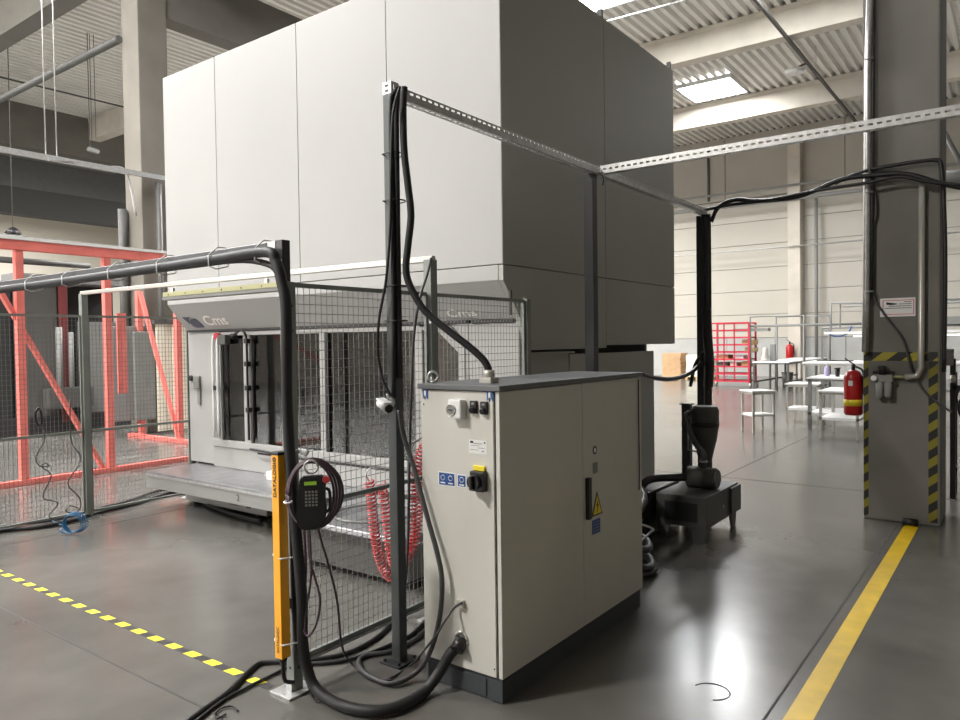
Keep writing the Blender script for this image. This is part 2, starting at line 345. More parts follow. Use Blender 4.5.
# left bay services
run('roof_pipe', [(7.5, 14.3, 7.75), (7.5, 30.1, 7.75)], .075, 'dgrey', 'thick dark pipe running back from the left column under the roof', 'pipe')
run('tie_cable', [(10.125,26.946,10.600), (14.317,26.796,10.600)], .03, 'dgrey', 'thin dark rod crossing just under the left roof ribs', 'rod')
st = T('hanging_channel', 'galvanised channel hung on two wires in front of the left column', 'channel', (4, 13.6, 4.98))
st.part('channel', B().bar((1.5, 13.6, 4.98), (8.1, 13.6, 5.0), .08, .09), 'galv')
for xx in (5.788,5.968): st.part('suspension_wire', B().cyl((xx, 13.6, 5.0), (xx, 13.6, ZR + .05), .012, n=5), 'galv')
st.part('clamp', B().bar((4.9+.9, 13.52, 4.95), (5.3+.9, 13.52, 5.0), .1, .04), 'galv')
run('thin_conduit', [(6.805,13.600,5.013), (7.123,13.600,5.053), (7.278,13.650,4.863), (7.4, 13.65, 4.2)], .02, 'galv', 'thin bent wire conduit dropping beside the left column', 'pipe', smooth=True)
for px, lb in ((0, 'dark vertical pipe on the left face of the far left column'),):
    run('column_pipe', [(7.45, 14.25, 1.0), (7.45, 14.25, 4.4)], .09, 'dgrey', lb, 'pipe')
run('column_pipe', [(7.85, 13.62, 0.5), (7.85, 13.62, 4.9)], .055, 'dgrey', 'slim dark pipe on the near face of the far left column', 'pipe')
for q, lb in (((10.761,22.000,11.181), 'upper small dark camera hung on rods below the left roof'), ((10.643,22.000,11.054), 'lower small dark camera hung on rods below the left roof')):
    t = T('hanging_sensor', lb, 'sensor', q); q = Vector(q); t.part('body', B().box(q.x - .08, q.x + .08, q.y - .05, q.y + .05, q.z - .12, q.z + .12, .02), 'dgrey'); t.part('rod', B().cyl(q + Vector((0, 0, .12)), (q.x, q.y, ZR + .05), .012, n=5), 'dgrey')
    t.part('drop_wire', B().cyl(q - Vector((0, 0, .12)), (q.x, q.y, q.z - 3.3), .010, n=5), 'dgrey')
q = Vector((10.583,22.000,7.549)); t = T('security_camera', 'small pale camera hung in front of the dark left girder', 'camera', q)
t.part('body', B().bar(q - Vector((.12, .1, .06)), q + Vector((.2, -.1, -.1)), .12, .12, bev=.02), 'mgrey'); t.part('rod', B().cyl(q, (q.x, q.y, ZR + .05), .012, n=5), 'dgrey')
q = Vector((8.474,22.000,4.828)); t = T('pendant_lamp', 'small black pendant lamp hanging beyond the top of the red frame', 'lamp', q)
t.part('shade', B().lathe(q, [(.12, -.1), (.2, 0), (.1, .12), (.03, .16)]), 'black'); t.part('cord', B().cyl(q + Vector((0, 0, .15)), (q.x, q.y, ZR + .05), .012, n=5), 'dgrey')

# ================================================================ THE MACHINE
mc = T('machining_centre', 'tall white gantry machining centre with a slanted logo canopy and dark windows', 'machine', (5.9, 5.2, 0))
XM, YA, YB, ZL, ZT = 4.334, 3.0, 7.39, 2.243, 4.55
core = mc.part('upper_housing', B().box(XM + .03, 7.55, YA + .03, YB - .03, 2.17, 4.46), 'seam')
sx = [YA, 4.115, 5.213, 6.45, YB]
for a, c in zip(sx, sx[1:]): mc.part('housing_panel', B().box(XM, XM + .04, a + .003, c - .003, ZL + .004, ZT, .004), 'mach', parent=core)
mc.part('lower_core', B().box(5.0, 7.5, YA + .045, YB - .045, 1.91, 2.165), 'seam')
# lower lip of the front, then canopy
mc.part('lip', B().box(XM - .004, XM + .05, YA + .041, YB, 2.13, ZL - .003, .004), 'mach')
def side_panel(x0, x1, z0, z1, poly=None):
    if poly: return mc.part('side_panel', B().prism(poly, YA, YA + .04, 'y'), 'machdark', parent=core)
    return mc.part('side_panel', B().box(x0 + .003, x1 - .003, YA, YA + .04, z0 + .003, z1 - .003, .004), 'machdark', parent=core)
side_panel(XM, 5.95, ZL, ZT); side_panel(5.95, 7.56, ZL, ZT); side_panel(5.95, 7.56, 1.64, ZL - .0)
side_panel(0, 0, 0, 0, [(XM, ZL - .004), (5.947, ZL - .004), (5.947, 1.62), (4.60, 1.62), (4.55, 1.86), (XM, 2.13)])
mc.part('lower_side_panel', B().box(4.60, 5.30, YA + .02, YA + .06, .02, 1.60, .004), 'machdark'); mc.part('lower_side_panel', B().box(5.31, 7.03, YA + .015, YA + .06, .02, 1.575, .004), 'machdark')
mc.part('ledge', B().box(4.66, 5.34, YA - .015, YA + .02, 1.585, 1.60), 'machdark')
mc.part('rear_panel', B().box(7.5, 7.58, YA + .04, YB, 1.64, ZT), 'machdark'); mc.part('left_panel', B().box(XM + .04, 7.5, YB - .04, YB, 2.18, ZT), 'mach'); mc.part('left_lower_panel', B().box(4.63, 7.5, YB - .04, YB, .3, 2.17), 'mach')
mc.part('roof_panel', B().box(XM + .04, 7.5, YA + .04, YB - .04, 4.46, 4.5), 'mgrey')
for x in (5.93, 7.5): mc.part('lifting_bracket', B().box(x, x + .03, YA + .01, YA + .05, 4.5, 4.63), 'blackm')
mc.part('side_corner_strip', B().box(4.40, 4.425, 2.985, 3.0, 1.88, 2.06), 'seam')
# canopy: slanted apron under the lip
can = mc.part('canopy', B().prism([(XM, 2.128), (XM + .03, 2.16), (4.62, 2.16), (4.62, 1.86), (4.55, 1.86)], YA + .041, YB, 'y'), 'mach')
mc.part('canopy_seam', B().box(4.545, 4.60, 3.5, YB - .03, 1.838, 1.858), 'black'); mc.part('gasket', B().box(4.545, 4.60, 3.06, 3.46, 1.835, 1.858), 'black', label='black toothed gasket')
sl = Vector((4.334 - 4.55, 0, 2.128 - 1.86)).normalized()
def oncan(y, h): v = Vector((4.55, y, 1.86)) + sl * h; return v - Vector((.004, 0, .003))
text('Cms', .175, oncan(6.74, .115), '-x', 'logo', mc, parent=can, upv=sl, sx=1.25, label='pale company lettering', bold=.004)
lg = B(); ctr = oncan(7.10, .11)
def P2(u, v): return ctr + Vector((0, -u, 0)) + sl * v
def flat(bb, pts, th=.002):
    nrm = Vector((0, -1, 0)).cross(sl); A = [bb.bm.verts.new(P2(*p) + nrm * th) for p in pts]; Q = [bb.bm.verts.new(P2(*p)) for p in pts]
    bb.bm.faces.new(A); bb.bm.faces.new(Q[::-1])
    for i in range(len(pts)): bb.bm.faces.new((A[i], Q[i], Q[(i + 1) % len(pts)], A[(i + 1) % len(pts)]))
flat(lg, [(-.19, .07), (-.03, .07), (-.10, .035), (-.13, -.02)])
flat(lg, [(-.105, -.01), (-.07, .03), (-.02, .045), (.04, .045), (.065, -.01), (.09, -.075), (-.06, -.075), (-.10, -.05)])
mc.part('emblem', lg, 'logob', label='dark slate swoosh emblem', parent=can)
text('Cms', .10, oncan(3.52, .07), '-x', 'logo', mc, parent=can, upv=sl, sx=1.6, label='faint pale lettering near the fence end', bold=.002)
# front face at x = 4.57
XF = 4.57
mc.part('left_front_panel', B().box(XF, XF + .05, 6.96, 7.40, .42, 1.845, .006), 'mach'); mc.part('left_front_edge', B().box(XF + .01, XF + .06, 7.40, 7.415, .3, 1.85), 'seam')
h = mc.part('lock_box', B().box(XF - .03, XF, 7.17, 7.28, 1.22, 1.36, .01), 'mgrey'); mc.part('lock_slide', B().box(XF - .02, XF, 7.17, 7.22, 1.05, 1.22, .004), 'mgrey', parent=h)
mc.part('lock_eye', B().cyl((XF - .025, 7.345, 1.335), (XF, 7.345, 1.335), .03, n=12), 'black')
# door frame and windows
def window(y0, y1, z0, z1, m='glass', name='window_pane'): return mc.part(name, B().box(XF + .015, XF + .023, y0, y1, z0, z1), m)
fr = B()
for a, c in ((6.79, 6.95), (6.29, 6.40), (5.17, 5.24), (3.98, 4.06), (3.50, 3.60)): fr.box(XF - .01, XF + .05, a, c, .66, 1.835, .006)
fr.box(XF - .008, XF + .05, 3.5, 6.95, 1.79, 1.832, .004); fr.box(XF - .02, XF + .06, 3.05, 6.95, .62, .69, .006)
df = mc.part('door_frame', fr, 'mach')
for a, c in ((6.40, 6.79), (5.26, 6.29), (4.06, 5.14), (3.60, 3.98)): window(a, c, .69, 1.79)
for a in (5.15,): mc.part('door_seal', B().box(XF - .013, XF + .03, a - .012, a + .012, .69, 1.80), 'black')
None
mc.part('right_front_panel', B().box(XF - .006, XF + .05, 3.02, 3.495, .45, 1.83, .006), 'mach')
ch = B(); ch.tube([(XF - .012, 4.0, 1.825), (XF - .012, 3.68, 1.825), (XF - .012, 3.53, 1.70), (XF - .012, 3.53, .7)], .006, 5, 1, False); mc.part('seam_line', ch, 'black')
mc.part('chamfer_plate', B().prism([(3.60, 1.79), (3.83, 1.79), (3.60, 1.60)], XF + .0, XF + .014, 'x'), 'mach')
mc.part('sill_panel', B().box(XF - .004, XF + .04, 3.05, 6.958, .402, .625, .004), 'mach'); mc.part('track_gap', B().box(XF - .006, XF, 3.6, 6.2, .585, .605), 'black')
mc.part('window_tone_sheet', B().box(4.90, 4.92, 5.25, 6.31, .5, 1.86), 'mgrey'); mc.part('window_tone_sheet', B().box(4.74, 4.76, 6.36, 6.82, .5, 1.86), 'dgrey')  # added sheets, their colour stands in for the flat grey reflections in the panes
mc.part('window_tone_block', B().box(5.1, 5.5, 4.55, 5.15, .5, 1.42, .01), 'cab'); mc.part('window_tone_block', B().box(5.0, 5.3, 3.62, 3.95, .5, 1.3, .01), 'mgrey')  # added panels that lighten the lower panes in place of reflected light
# bent tube handle, cable loop, red knob by the first window
mc.part('tube_handle', B().tube([(XF - .05, 6.78, .72), (XF - .05, 6.78, 1.66), (XF - .05, 6.74, 1.74), (XF - .05, 6.66, 1.76)], .018, 8, 4), 'white')
mc.part('tube_handle', B().tube([(XF - .04, 6.88, .72), (XF - .04, 6.88, 1.68), (XF - .04, 6.84, 1.78)], .015, 8, 4), 'white')
mc.part('emergency_knob', B().cyl((XF - .06, 6.80, 1.785), (XF, 6.80, 1.785), .035, n=12), 'redrack', label='red knob')
mc.part('switch_box', B().box(XF - .07, XF, 6.62, 6.76, 1.70, 1.80, .01), 'dgrey')
cb = B(); cb.tube([(4.510,6.525,1.774), (4.500,6.424,1.813), (4.500,6.340,1.842), (4.510,6.289,1.801), (4.530,6.295,1.720), (4.540,6.306,1.335), (4.540,6.302,0.726)], .012, 6)
cp = mc.part('door_cable', cb, 'black')
for q in ((4.530,6.295,1.730), (4.530,6.295,1.498), (4.530,6.295,1.255), (4.530,6.286,1.032), (4.530,6.837,1.241), (4.530,6.519,1.784)):
    mc.part('cable_clip', B().box(q[0] - .02, q[0] + .03, q[1] - .025, q[1] + .025, q[2] - .025, q[2] + .025, .005), 'black')
# interior seen through the windows
inn = B(); inn.box(7.0, 7.05, 3.1, 7.3, .3, 1.9); inn.box(4.7, 7.0, 7.33, 7.37, .3, 1.9); mc.part('interior_wall', inn, 'mgrey')
mc.part('interior_floor', B().box(4.64, 7.0, 3.1, 7.3, .45, .5), 'mgrey'); mc.part('interior_panel', B().box(5.6, 5.66, 4.5, 6.2, .5, 1.35), 'mach')
mc.part('interior_ceiling', B().box(4.62, 7.5, 3.06, 7.35, 1.87, 1.9), 'dgrey')
for y in (4.35, 3.75, 5.1): mc.part('red_column', B().box(5.3, 5.38, y, y + .07, .5, 1.86), 'redrack', label='dull red inner column')
mc.part('interior_column', B().box(5.2, 5.42, 4.62, 4.75, .5, 1.4), 'blackm')
# base
mc.part('base', B().box(4.95, 6.95, 3.1, 7.3, 0.0, .44), 'dgrey'); mc.part('base_beam', B().box(4.40, 4.50, 5.85, 7.25, .03, .2, .008), 'mach')
mc.part('beam_plate', B().box(4.39, 4.40, 6.3, 6.45, .08, .15), 'mgrey'); mc.part('beam_plate', B().box(4.39, 4.40, 6.1, 6.16, .08, .14), 'black')
for y in (6.0, 7.1): mc.part('foot', B().cyl((4.45, y, 0), (4.45, y, .04), .05), 'black')
mc.part('sill_block', B().box(4.62, 4.95, 3.1, 4.6, .0, .40), 'mgrey')
# moving table (bed) in front
bd = T('machine_table', 'low polished machining bed numbered 2 in front of the white machine', 'table', (4.3, 6, 0))
bd.part('bed_plate', B().box(3.99, 4.95, 4.62, 7.30, .375, .40, .003), 'bed'); bd.part('bed_side', B().box(3.995, 4.95, 4.625, 7.295, .235, .373, .004), 'mach')
text('2', .085, (3.99, 5.72, .30), '-x', 'seam', bd, label='dark number 2')
bd.part('bed_support', B().box(4.56, 4.9, 4.8, 7.2, 0, .235), 'dgrey')
bd.part('edge_strip', B().box(3.985, 3.995, 4.62, 7.30, .355, .378), 'galv')
tr = B(); x = 3.6
bd.part('front_bed_end', B().box(4.0, 4.95, 4.55, 4.62, .30, .40, .01), 'galv')
# small white clamp box and coiled line on the bed
cl = T('clamp_box', 'small white box standing on the polished machine bed', 'box', (4.40, 5.95, .40))
q = Vector((4.420,6.188,0.628)); 
cl.part('body', B().box(4.36, 4.48, 5.62, 5.80, .40, .48, .008), 'white'); cl.part('nozzle', B().cyl((4.40, 5.86, .43), (4.40, 5.80, .43), .016, n=8), 'alu'); cl.part('needle', B().cyl((4.42, 5.66, .48), (4.43, 5.63, .60), .006, .001, n=6), 'galv')
run('air_line', [(4.450,6.164,0.656), (4.450,5.973,0.651), (4.420,5.780,0.650), (4.400,5.489,0.657)], .012, 'black', 'short black line lying on machine bed beside white box', 'cable', smooth=True)
# second rounded table and energy chain behind the fence
ft = T('rotary_table', 'grey round topped table with a chain edge behind the fence', 'table', (4.1, 3.9, 0))
ft.part('table_top', B().box(3.55, 4.5, 3.28, 4.5, .34, .385, .01), 'bed'); ft.part('round_rim', B().torus((3.95, 3.95, .40), (0, 0, 1), .30, .010, 28, 6), 'mgrey'); ft.part('table_body', B().box(3.65, 4.5, 3.35, 4.45, .05, .34), 'dgrey')
cg = B()
for i in range(24): cg.box(3.52 + i * .042, 3.545 + i * .042, 3.24, 3.28, .30, .345)
ft.part('energy_chain', cg, 'mgrey', kind='stuff')
ft.part('side_plate', B().box(3.6, 4.45, 3.30, 3.33, .08, .30, .005), 'mgrey')
tg = T('table_guard', 'slim grey post with a hook holding red spiral hoses', 'post', (3.85, 3.15, 0)); 
tg.part('upright', B().bar((3.22, 3.05, 0), (3.22, 3.05, 1.02), .035, .035, bev=.003), 'fpost'); tg.part('hook', B().tube([(3.22, 3.05, 1.0), (3.26, 3.03, 1.03), (3.5, 3.0, 1.12)], .008, 6), 'galv')
tg.part('foot_plate', B().box(3.17, 3.27, 3.0, 3.1, 0, .008), 'galv')

# ================================================================ SAFETY FENCES
def post(t, x, y, z1, m='fpost', w=.052, plate=True, parent=None):
    p = t.part('post', B().box(x - w / 2, x + w / 2, y - w / 2, y + w / 2, 0.01, z1, .004), m, parent=parent)
    if plate: t.part('base_plate', B().box(x - .09, x + .09, y - .07, y + .07, 0, .01, .002), 'galv', parent=p)
    return p
def mesh_panel(t, x0, x1, y, z0, z1, mid=None, r=.0013, wm='wire'):
    f = B()
    for z in (z0, z1): f.bar((x0, y, z), (x1, y, z), .022, .022)
    for x in (x0, x1): f.bar((x, y, z0), (x, y, z1), .018, .018)
    if mid: f.bar((x0, y - .012, mid), (x1, y - .012, mid), .02, .022)
    fo = t.part('panel_frame', f, 'fpost'); w = B(); n = int((x1 - x0) / .036); m = int((z1 - z0) / .0455)
    for i in range(1, n): x = x0 + (x1 - x0) * i / n; w.bar((x, y, z0), (x, y, z1), r * 2, r * 2)
    for j in range(1, m): z = z0 + (z1 - z0) * j / m; w.bar((x0, y + r * 2, z), (x1, y + r * 2, z), r * 2, r * 2)
    t.part('wire_mesh', w, wm, kind='stuff', parent=fo)
f1 = T('safety_fence', 'grey wire mesh safety fence between the entrance post and machine side', 'fence', (3.3, 2.87, 0))
p0 = f1.part('post', B().box(2.255, 2.31, 2.815, 2.87, 0.012, 1.985, .004), 'fpost')
bp = B().box(2.19, 2.36, 2.77, 2.92, 0.0, .012, .003); bp.box(2.243, 2.255, 2.82, 2.86, .012, .05); f1.part('base_plate', bp, 'galv', parent=p0)
for z in (.12, .2, .28, .36, 1.75, 1.87): f1.part('bolt_hole', B().cyl((2.2555, 2.843, z), (2.2535, 2.843, z), .007, n=8), 'black', parent=p0); f1.part('bolt_hole', B().cyl((2.283, 2.8155, z), (2.283, 2.8135, z), .007, n=8), 'black', parent=p0)
p1 = post(f1, 3.375, 2.87, 2.185, w=.06); post(f1, 4.43, 2.87, 1.99, w=.05)
for z in (1.80, 1.45): f1.part('clamp', B().box(3.33, 3.345, 2.83, 2.845, z, z + .03), 'galv', parent=p1)
mesh_panel(f1, 2.33, 3.33, 2.87, .135, 1.975, .885); mesh_panel(f1, 3.42, 4.395, 2.87, .135, 1.975, .885)
f1.part('floor_rail', B().bar((2.32, 2.86, .115), (4.40, 2.86, .115), .02, .014), 'galv')
f2 = T('safety_fence', 'long grey wire mesh fence in front of the red steel frame', 'fence', (2.5, 7.44, 0))
for x, h_, w_ in ((3.475, 2.215, .062), (1.2, 2.0, .06), (4.60, 2.0, .03)): post(f2, x, 7.44, h_, w=w_)
mesh_panel(f2, 3.515, 4.58, 7.44, .06, 1.995, .86, .0016, 'wired'); mesh_panel(f2, 1.24, 3.435, 7.44, .06, 1.995, .86, .0016, 'wired')
gb = T('guard_bar', 'pale aluminium bar spanning high from the left fence to the right fence', 'bar', (3.375, 5, 2.18))
gb.part('bar', B().bar((3.375, 2.84, 2.188), (3.47, 7.46, 2.222), .035, .035, bev=.003), 'alu')
ls = T('busbar_strip', 'grey strip with a yellow face hung under the pale guard bar', 'trunking', (3.42, 5.1, 2.1))
ls.part('housing', B().box(3.385, 3.46, 4.30, 5.86, 2.075, 2.10, .004), 'mgrey'); ys_ = ls.part('yellow_face', B().box(3.38, 3.40, 4.32, 5.84, 2.102, 2.140, .003), 'ylight', label='pale yellow face')
for i in range(6): ls.part('screw', B().cyl((3.379, 4.5 + i * .25, 2.12), (3.376, 4.5 + i * .25, 2.12), .006, n=6), 'black', parent=ys_)
for y in (4.45, 5.7): ls.part('hanger', B().box(3.39, 3.41, y, y + .03, 2.1, 2.172), 'galv')
# entrance gantry with its hose bundle
eg = T('cable_gantry', 'black cable beam and upper post over the cell entrance', 'gantry', (2.283, 2.872, 1.985))
eg.part('upper_post', B().box(2.262, 2.31, 2.85, 2.90, 1.985, 2.188, .003), 'blackm'); bm_ = eg.part('beam', B().bar((2.285, 2.86, 2.167), (2.285, 7.4, 2.167), .04, .035, bev=.003), 'blackm')
eg.part('beam_end', B().box(2.26, 2.31, 2.90, 2.96, 2.148, 2.186, .002), 'alu'); eg.part('far_post', B().box(2.26, 2.31, 7.36, 7.41, 0, 2.158, .003), 'blackm')
# black corrugated hose: along the beam, down the post, U on the floor, into the cabinet
run_up = [(2.25, 7.3, 2.13), (2.245, 5.5, 2.12), (2.24, 4.0, 2.125), (2.235, 3.35, 2.13)]
down = [(2.215,2.911,2.128),(2.215,2.838,2.075),(2.215,2.797,1.973),(2.215,2.771,1.846),(2.215,2.777,1.423),(2.215,2.758,1.095),(2.215,2.725,0.769),(2.215,2.697,0.492)]
U = [(2.258,2.748,0.253),(2.280,2.722,0.083),(2.278,2.622,0.030),(2.273,2.449,0.030),(2.327,2.325,0.030),(2.444,2.269,0.030),(2.592,2.276,0.030),(2.672,2.248,0.103),(2.706,2.207,0.189),(2.744,2.162,0.235)]
hz = T('corrugated_hose', 'thick black hose down the entrance post looping into the cabinet side', 'hose', (2.4, 2.5, 0))
hz.part('hose_body', B().tube(run_up + down + U, .027, 10, 8, ribs=.07), 'rubber')
e = Vector(U[-1]); hz.part('hose_coupling', B().cyl(e - Vector((.05, 0, .02)), (2.738, e.y, e.z + .02), .034), 'black')
run('power_cable', [(2.275, 7.3, 2.12), (2.275, 5, 2.125), (2.27, 3.6, 2.125), (2.25, 3.0, 2.09), (2.24, 2.83, 1.95), (2.245, 2.81, 1.5), (2.262, 2.815, .8), (2.27, 2.81, .30), (2.3, 2.75, .04), (2.31, 2.7, .015)], .016, 'rubber', 'thinner black cable strapped beside the thick hose on entrance post', 'cable', smooth=True)
run('power_cable', [(2.31, 7.3, 2.12), (2.31, 5, 2.13), (2.30, 3.2, 2.13)], .02, 'rubber', 'black cable strapped to the far side of the entrance beam', 'cable', smooth=True)
tie = T('cable_tie', '', 'cable tie', (2.27, 4, 2.13)); bpy.data.objects.remove(tie.o)
TL = ['first', 'second', 'third', 'fourth', 'fifth', 'sixth']
for i, y in enumerate((2.990,3.373,3.869,4.413,5.008,5.561)):
    one('cable_tie', B().tube([(2.208, y, 2.15), (2.208, y, 2.095), (2.25, y, 2.082), (2.322, y, 2.10), (2.33, y, 2.15), (2.308, y, 2.197), (2.262, y, 2.197), (2.208, y, 2.15)], .0035, 6, 2, False), 'white', 'pale cable tie around the entrance beam bundle, %s from the post' % TL[i], 'cable tie', (2.27, y, 2.14), 'cable ties on the entrance beam')
for z, nm in ((.68, 'upper'), (.27, 'lower')):
    one('cable_tie', B().tube([(2.17, 2.79, z), (2.26, 2.755, z), (2.33, 2.80, z + .005), (2.32, 2.91, z), (2.25, 2.915, z), (2.19, 2.87, z), (2.17, 2.79, z)], .0035, 6, 4), 'white', 'white tie holding the black hose to entrance post, %s one' % nm, 'cable tie', (2.25, 2.84, z), 'ties on the entrance post')
# yellow light curtain
lc = T('light_curtain', 'yellow vertical safety light curtain bar beside the entrance post', 'sensor bar', (2.195, 2.82, .2))
bar = lc.part('bar_body', B().box(2.17, 2.222, 2.795, 2.845, .20, 1.165, .003), 'yellow'); lc.part('top_cap', B().box(2.168, 2.224, 2.793, 2.847, 1.165, 1.18, .003), 'black')
lc.part('optic_strip', B().box(2.222, 2.224, 2.805, 2.835, .22, 1.14), 'black')
lc.part('bottom_cap', B().lathe((2.196, 2.82, .165), [(.012, 0), (.018, .015), (.022, .035)], 12), 'black')
lc.part('connector_cable', B().tube([(2.196, 2.82, .17), (2.196, 2.82, .12), (2.20, 2.81, .085), (2.235, 2.79, .07)], .010, 8), 'black')
for z in (1.03, .42): lc.part('bracket', B().box(2.212, 2.256, 2.81, 2.84, z, z + .05, .003), 'post')
text('DATALOGIC', .030, (2.168, 2.82, 1.06), '-x', 'black', lc, turn=math.pi / 2, sx=1.1, label='black vertical lettering', bold=.0006); text('SG4', .016, (2.168, 2.82, 1.145), '-x', 'black', lc, turn=math.pi / 2, label='small black lettering')
text('DATALOGIC', .022, (2.168, 2.82, .29), '-x', 'seam', lc, turn=math.pi / 2, label='small dark vertical lettering')
# handheld pendant turned towards the aisle, hanging in its looped cable
hp = T('pendant_hook', 'small grey hook fixed to entrance post carrying the handheld controller', 'hook', (2.25, 2.78, 1.18))
hp.part('arm', B().tube([(2.282, 2.818, 1.175), (2.25, 2.74, 1.18), (2.225, 2.66, 1.175), (2.21, 2.63, 1.20)], .008, 6), 'galv')
HB = Vector((2.225, 2.625, 1.0)); HA = math.radians(46)
pe = T('handheld_controller', 'black handheld machine controller with keypad and lime label on entrance post', 'controller', HB)
pe.o.rotation_euler.z = HA
def inv(p): v = Matrix.Rotation(-HA, 3, 'Z') @ (Vector(p) - HB); return v + HB
def hb(dx, dy, dz): return (HB.x + dx, HB.y - dy, HB.z + dz)        # dx towards the wall, dy to the right, dz up
pts_ = [(-.062, -.14), (-.068, -.08), (-.055, -.02), (-.052, .06), (-.042, .088), (.056, .092), (.068, .078), (.064, 0), (.070, -.07), (.058, -.125), (.03, -.150), (-.035, -.155)]
bd2 = B().prism([(HB.y - a, HB.z + c) for a, c in pts_], HB.x - .075, HB.x - .032, 'x'); bmesh.ops.bevel(bd2.bm, geom=bd2.bm.edges[:], offset=.007, segments=2, affect='EDGES'); pb = pe.part('body', bd2, 'black')
def hbox(a0, a1, z0, z1, d=.078): return B().box(HB.x - d, HB.x - .070, HB.y - a1, HB.y - a0, HB.z + z0, HB.z + z1, .001)
pe.part('status_label', hbox(-.028, .026, .050, .066), 'lime', label='lime green label', parent=pb)
kp = B()
for i in range(5):
    for j in range(4): kp.box(HB.x - .078, HB.x - .070, HB.y - (-.026 + j * .015 + .010), HB.y - (-.026 + j * .015), HB.z - .045 + i * .015, HB.z - .036 + i * .015)
pe.part('keypad', kp, 'mgrey', kind='stuff', label='grid of grey keys', parent=pb)
pe.part('stop_button', B().cyl(hb(-.06, .066, .070), hb(-.088, .070, .074), .016), 'redhose', label='red stop knob')
pe.part('side_grip', B().tube([hb(-.05, .066, .03), hb(-.05, .082, .01), hb(-.05, .082, -.06), hb(-.05, .066, -.08)], .008, 6), 'black')
hc = B()
for k_ in range(4):
    ry, rz = .100 + .009 * k_, .150 + .006 * (k_ % 3)
    hc.tube([hb(-.02 + .012 * k_ + .006 * math.sin(t * 2), .004 * k_ - ry * math.cos(t), -.005 + rz * math.sin(t)) for t in [2 * math.pi * i / 20 for i in range(21)]], .0065, 6, 2)
for pl_, r_ in (([(2.230,2.691,0.841),(2.230,2.683,0.631),(2.230,2.709,0.461),(2.230,2.705,0.353),(2.230,2.671,0.323),(2.230,2.613,0.402),(2.230,2.589,0.509),(2.230,2.614,0.588),(2.230,2.653,0.683),(2.230,2.663,0.845)], .006), ([(2.220,2.643,0.873),(2.220,2.636,0.619),(2.220,2.676,0.448),(2.220,2.686,0.351)], .005)):
    hc.tube([inv(p) for p in pl_], r_, 6, 5)
pe.part('coiled_cable', hc, 'violet', label='violet looped cable')
pe.part('hang_loop', B().torus(hb(-.03, 0, .125), (1, 0, 0), .03, .005, 14, 6), 'galv')
pe.part('cable_tie', B().torus(hb(-.03, -.105, -.03), (0, 0, 1), .028, .004, 10, 5, 0, 6.28, .6), 'white')

# ================================================================ CABLE GANTRY WITH SLOTTED RAILS
def slotted(p, q, hv, height, th=.003, pitch=.05, slot=.028, sh=.013, rows=(.5,)):
    """flat strip from p to q, width along hv, with real slots"""
    s = B(); p, q = Vector(p), Vector(q); d = (q - p); L = d.length; d.normalize(); hv = Vector(hv).normalized(); n = d.cross(hv).normalized()
    def slab(a0, a1, h0, h1):
        v = [s.bm.verts.new(p + d * a + hv * h_ + n * c) for a in (a0, a1) for h_ in (h0, h1) for c in (-th / 2, th / 2)]
        for f in ((0, 1, 3, 2), (4, 6, 7, 5), (0, 4, 5, 1), (2, 3, 7, 6), (0, 2, 6, 4), (1, 5, 7, 3)): s.bm.faces.new([v[i] for i in f])
    hs = [0]
    for r_ in rows: hs += [r_ * height - sh / 2, r_ * height + sh / 2]
    hs.append(height)
    for i in range(0, len(hs), 2): slab(0, L, hs[i], hs[i + 1])
    for i in range(1, len(hs) - 1, 2):
        a = 0
        while a < L: slab(a, min(L, a + pitch - slot), hs[i], hs[i + 1]); a += pitch
    return s
g1 = T('slotted_rail', 'galvanised slotted rail from the tall dark post past the machine side', 'rail', (5, 2.62, 2.98))
g1.part('web', slotted((2.79, 2.60, 2.955), (7.44, 2.60, 2.955), (0, 0, 1), .058, rows=(.72,)), 'galv'); g1.part('flange', slotted((2.79, 2.60, 2.955), (7.44, 2.60, 2.955), (0, 1, 0), .055, rows=(.5,)), 'galv')
g2 = T('slotted_rail', 'galvanised slotted rail crossing in front of the right column', 'rail', (5.05, 0, 2.97))
g2.part('web', slotted((5.06, 2.59, 2.955), (5.06, -3.5, 2.955), (0, 0, 1), .06, rows=(.5,)), 'galv'); g2.part('flange', slotted((5.06, 2.59, 2.955), (5.06, -3.5, 2.955), (1, 0, 0), .05, rows=(.5,)), 'galv')
def dark_post(x, y, z1, label, w=.058, m='post'):
    t = T('support_post', label, 'post', (x, y, 0)); t.part('shaft', B().box(x - w / 2, x + w / 2, y - w / 2, y + w / 2, .01, z1, .004), m)
    t.part('base_plate', B().box(x - .08, x + .08, y - .07, y + .07, 0, .01, .002), 'blackm')
    for a in (-.06, .06):
        for c in (-.05, .05): t.part('bolt', B().cyl((x + a, y + c, .01), (x + a, y + c, .025), .008, n=6), 'blackm')
    return t
t = dark_post(2.815, 2.645, 2.97, 'tall dark grey post standing at the fence in front of the cabinet')
t.part('end_bracket', B().box(2.785, 2.846, 2.612, 2.676, 2.97, 3.035, .003), 'galv', label='galvanised slotted end bracket'); 
for z in (2.985, 3.01): t.part('slot', B().box(2.783, 2.785, 2.635, 2.655, z, z + .008), 'black')
t = dark_post(5.03, 2.66, 2.955, 'dark post against the machine side behind the cabinet', .075, 'blackm')
t = dark_post(7.45, 2.67, 2.955, 'black post carrying cables between machine and right column', .075, 'blackm')
for (x, y), lb in (((5.03, 2.59), 'small dangling tie at the crossing of both slotted rails'),):
    one('cable_tie', B().tube([(x, y, 2.96), (x + .02, y - .03, 2.92), (x + .01, y - .03, 2.86)], .004, 5), 'black', lb, 'cable tie', (x, y, 2.96))
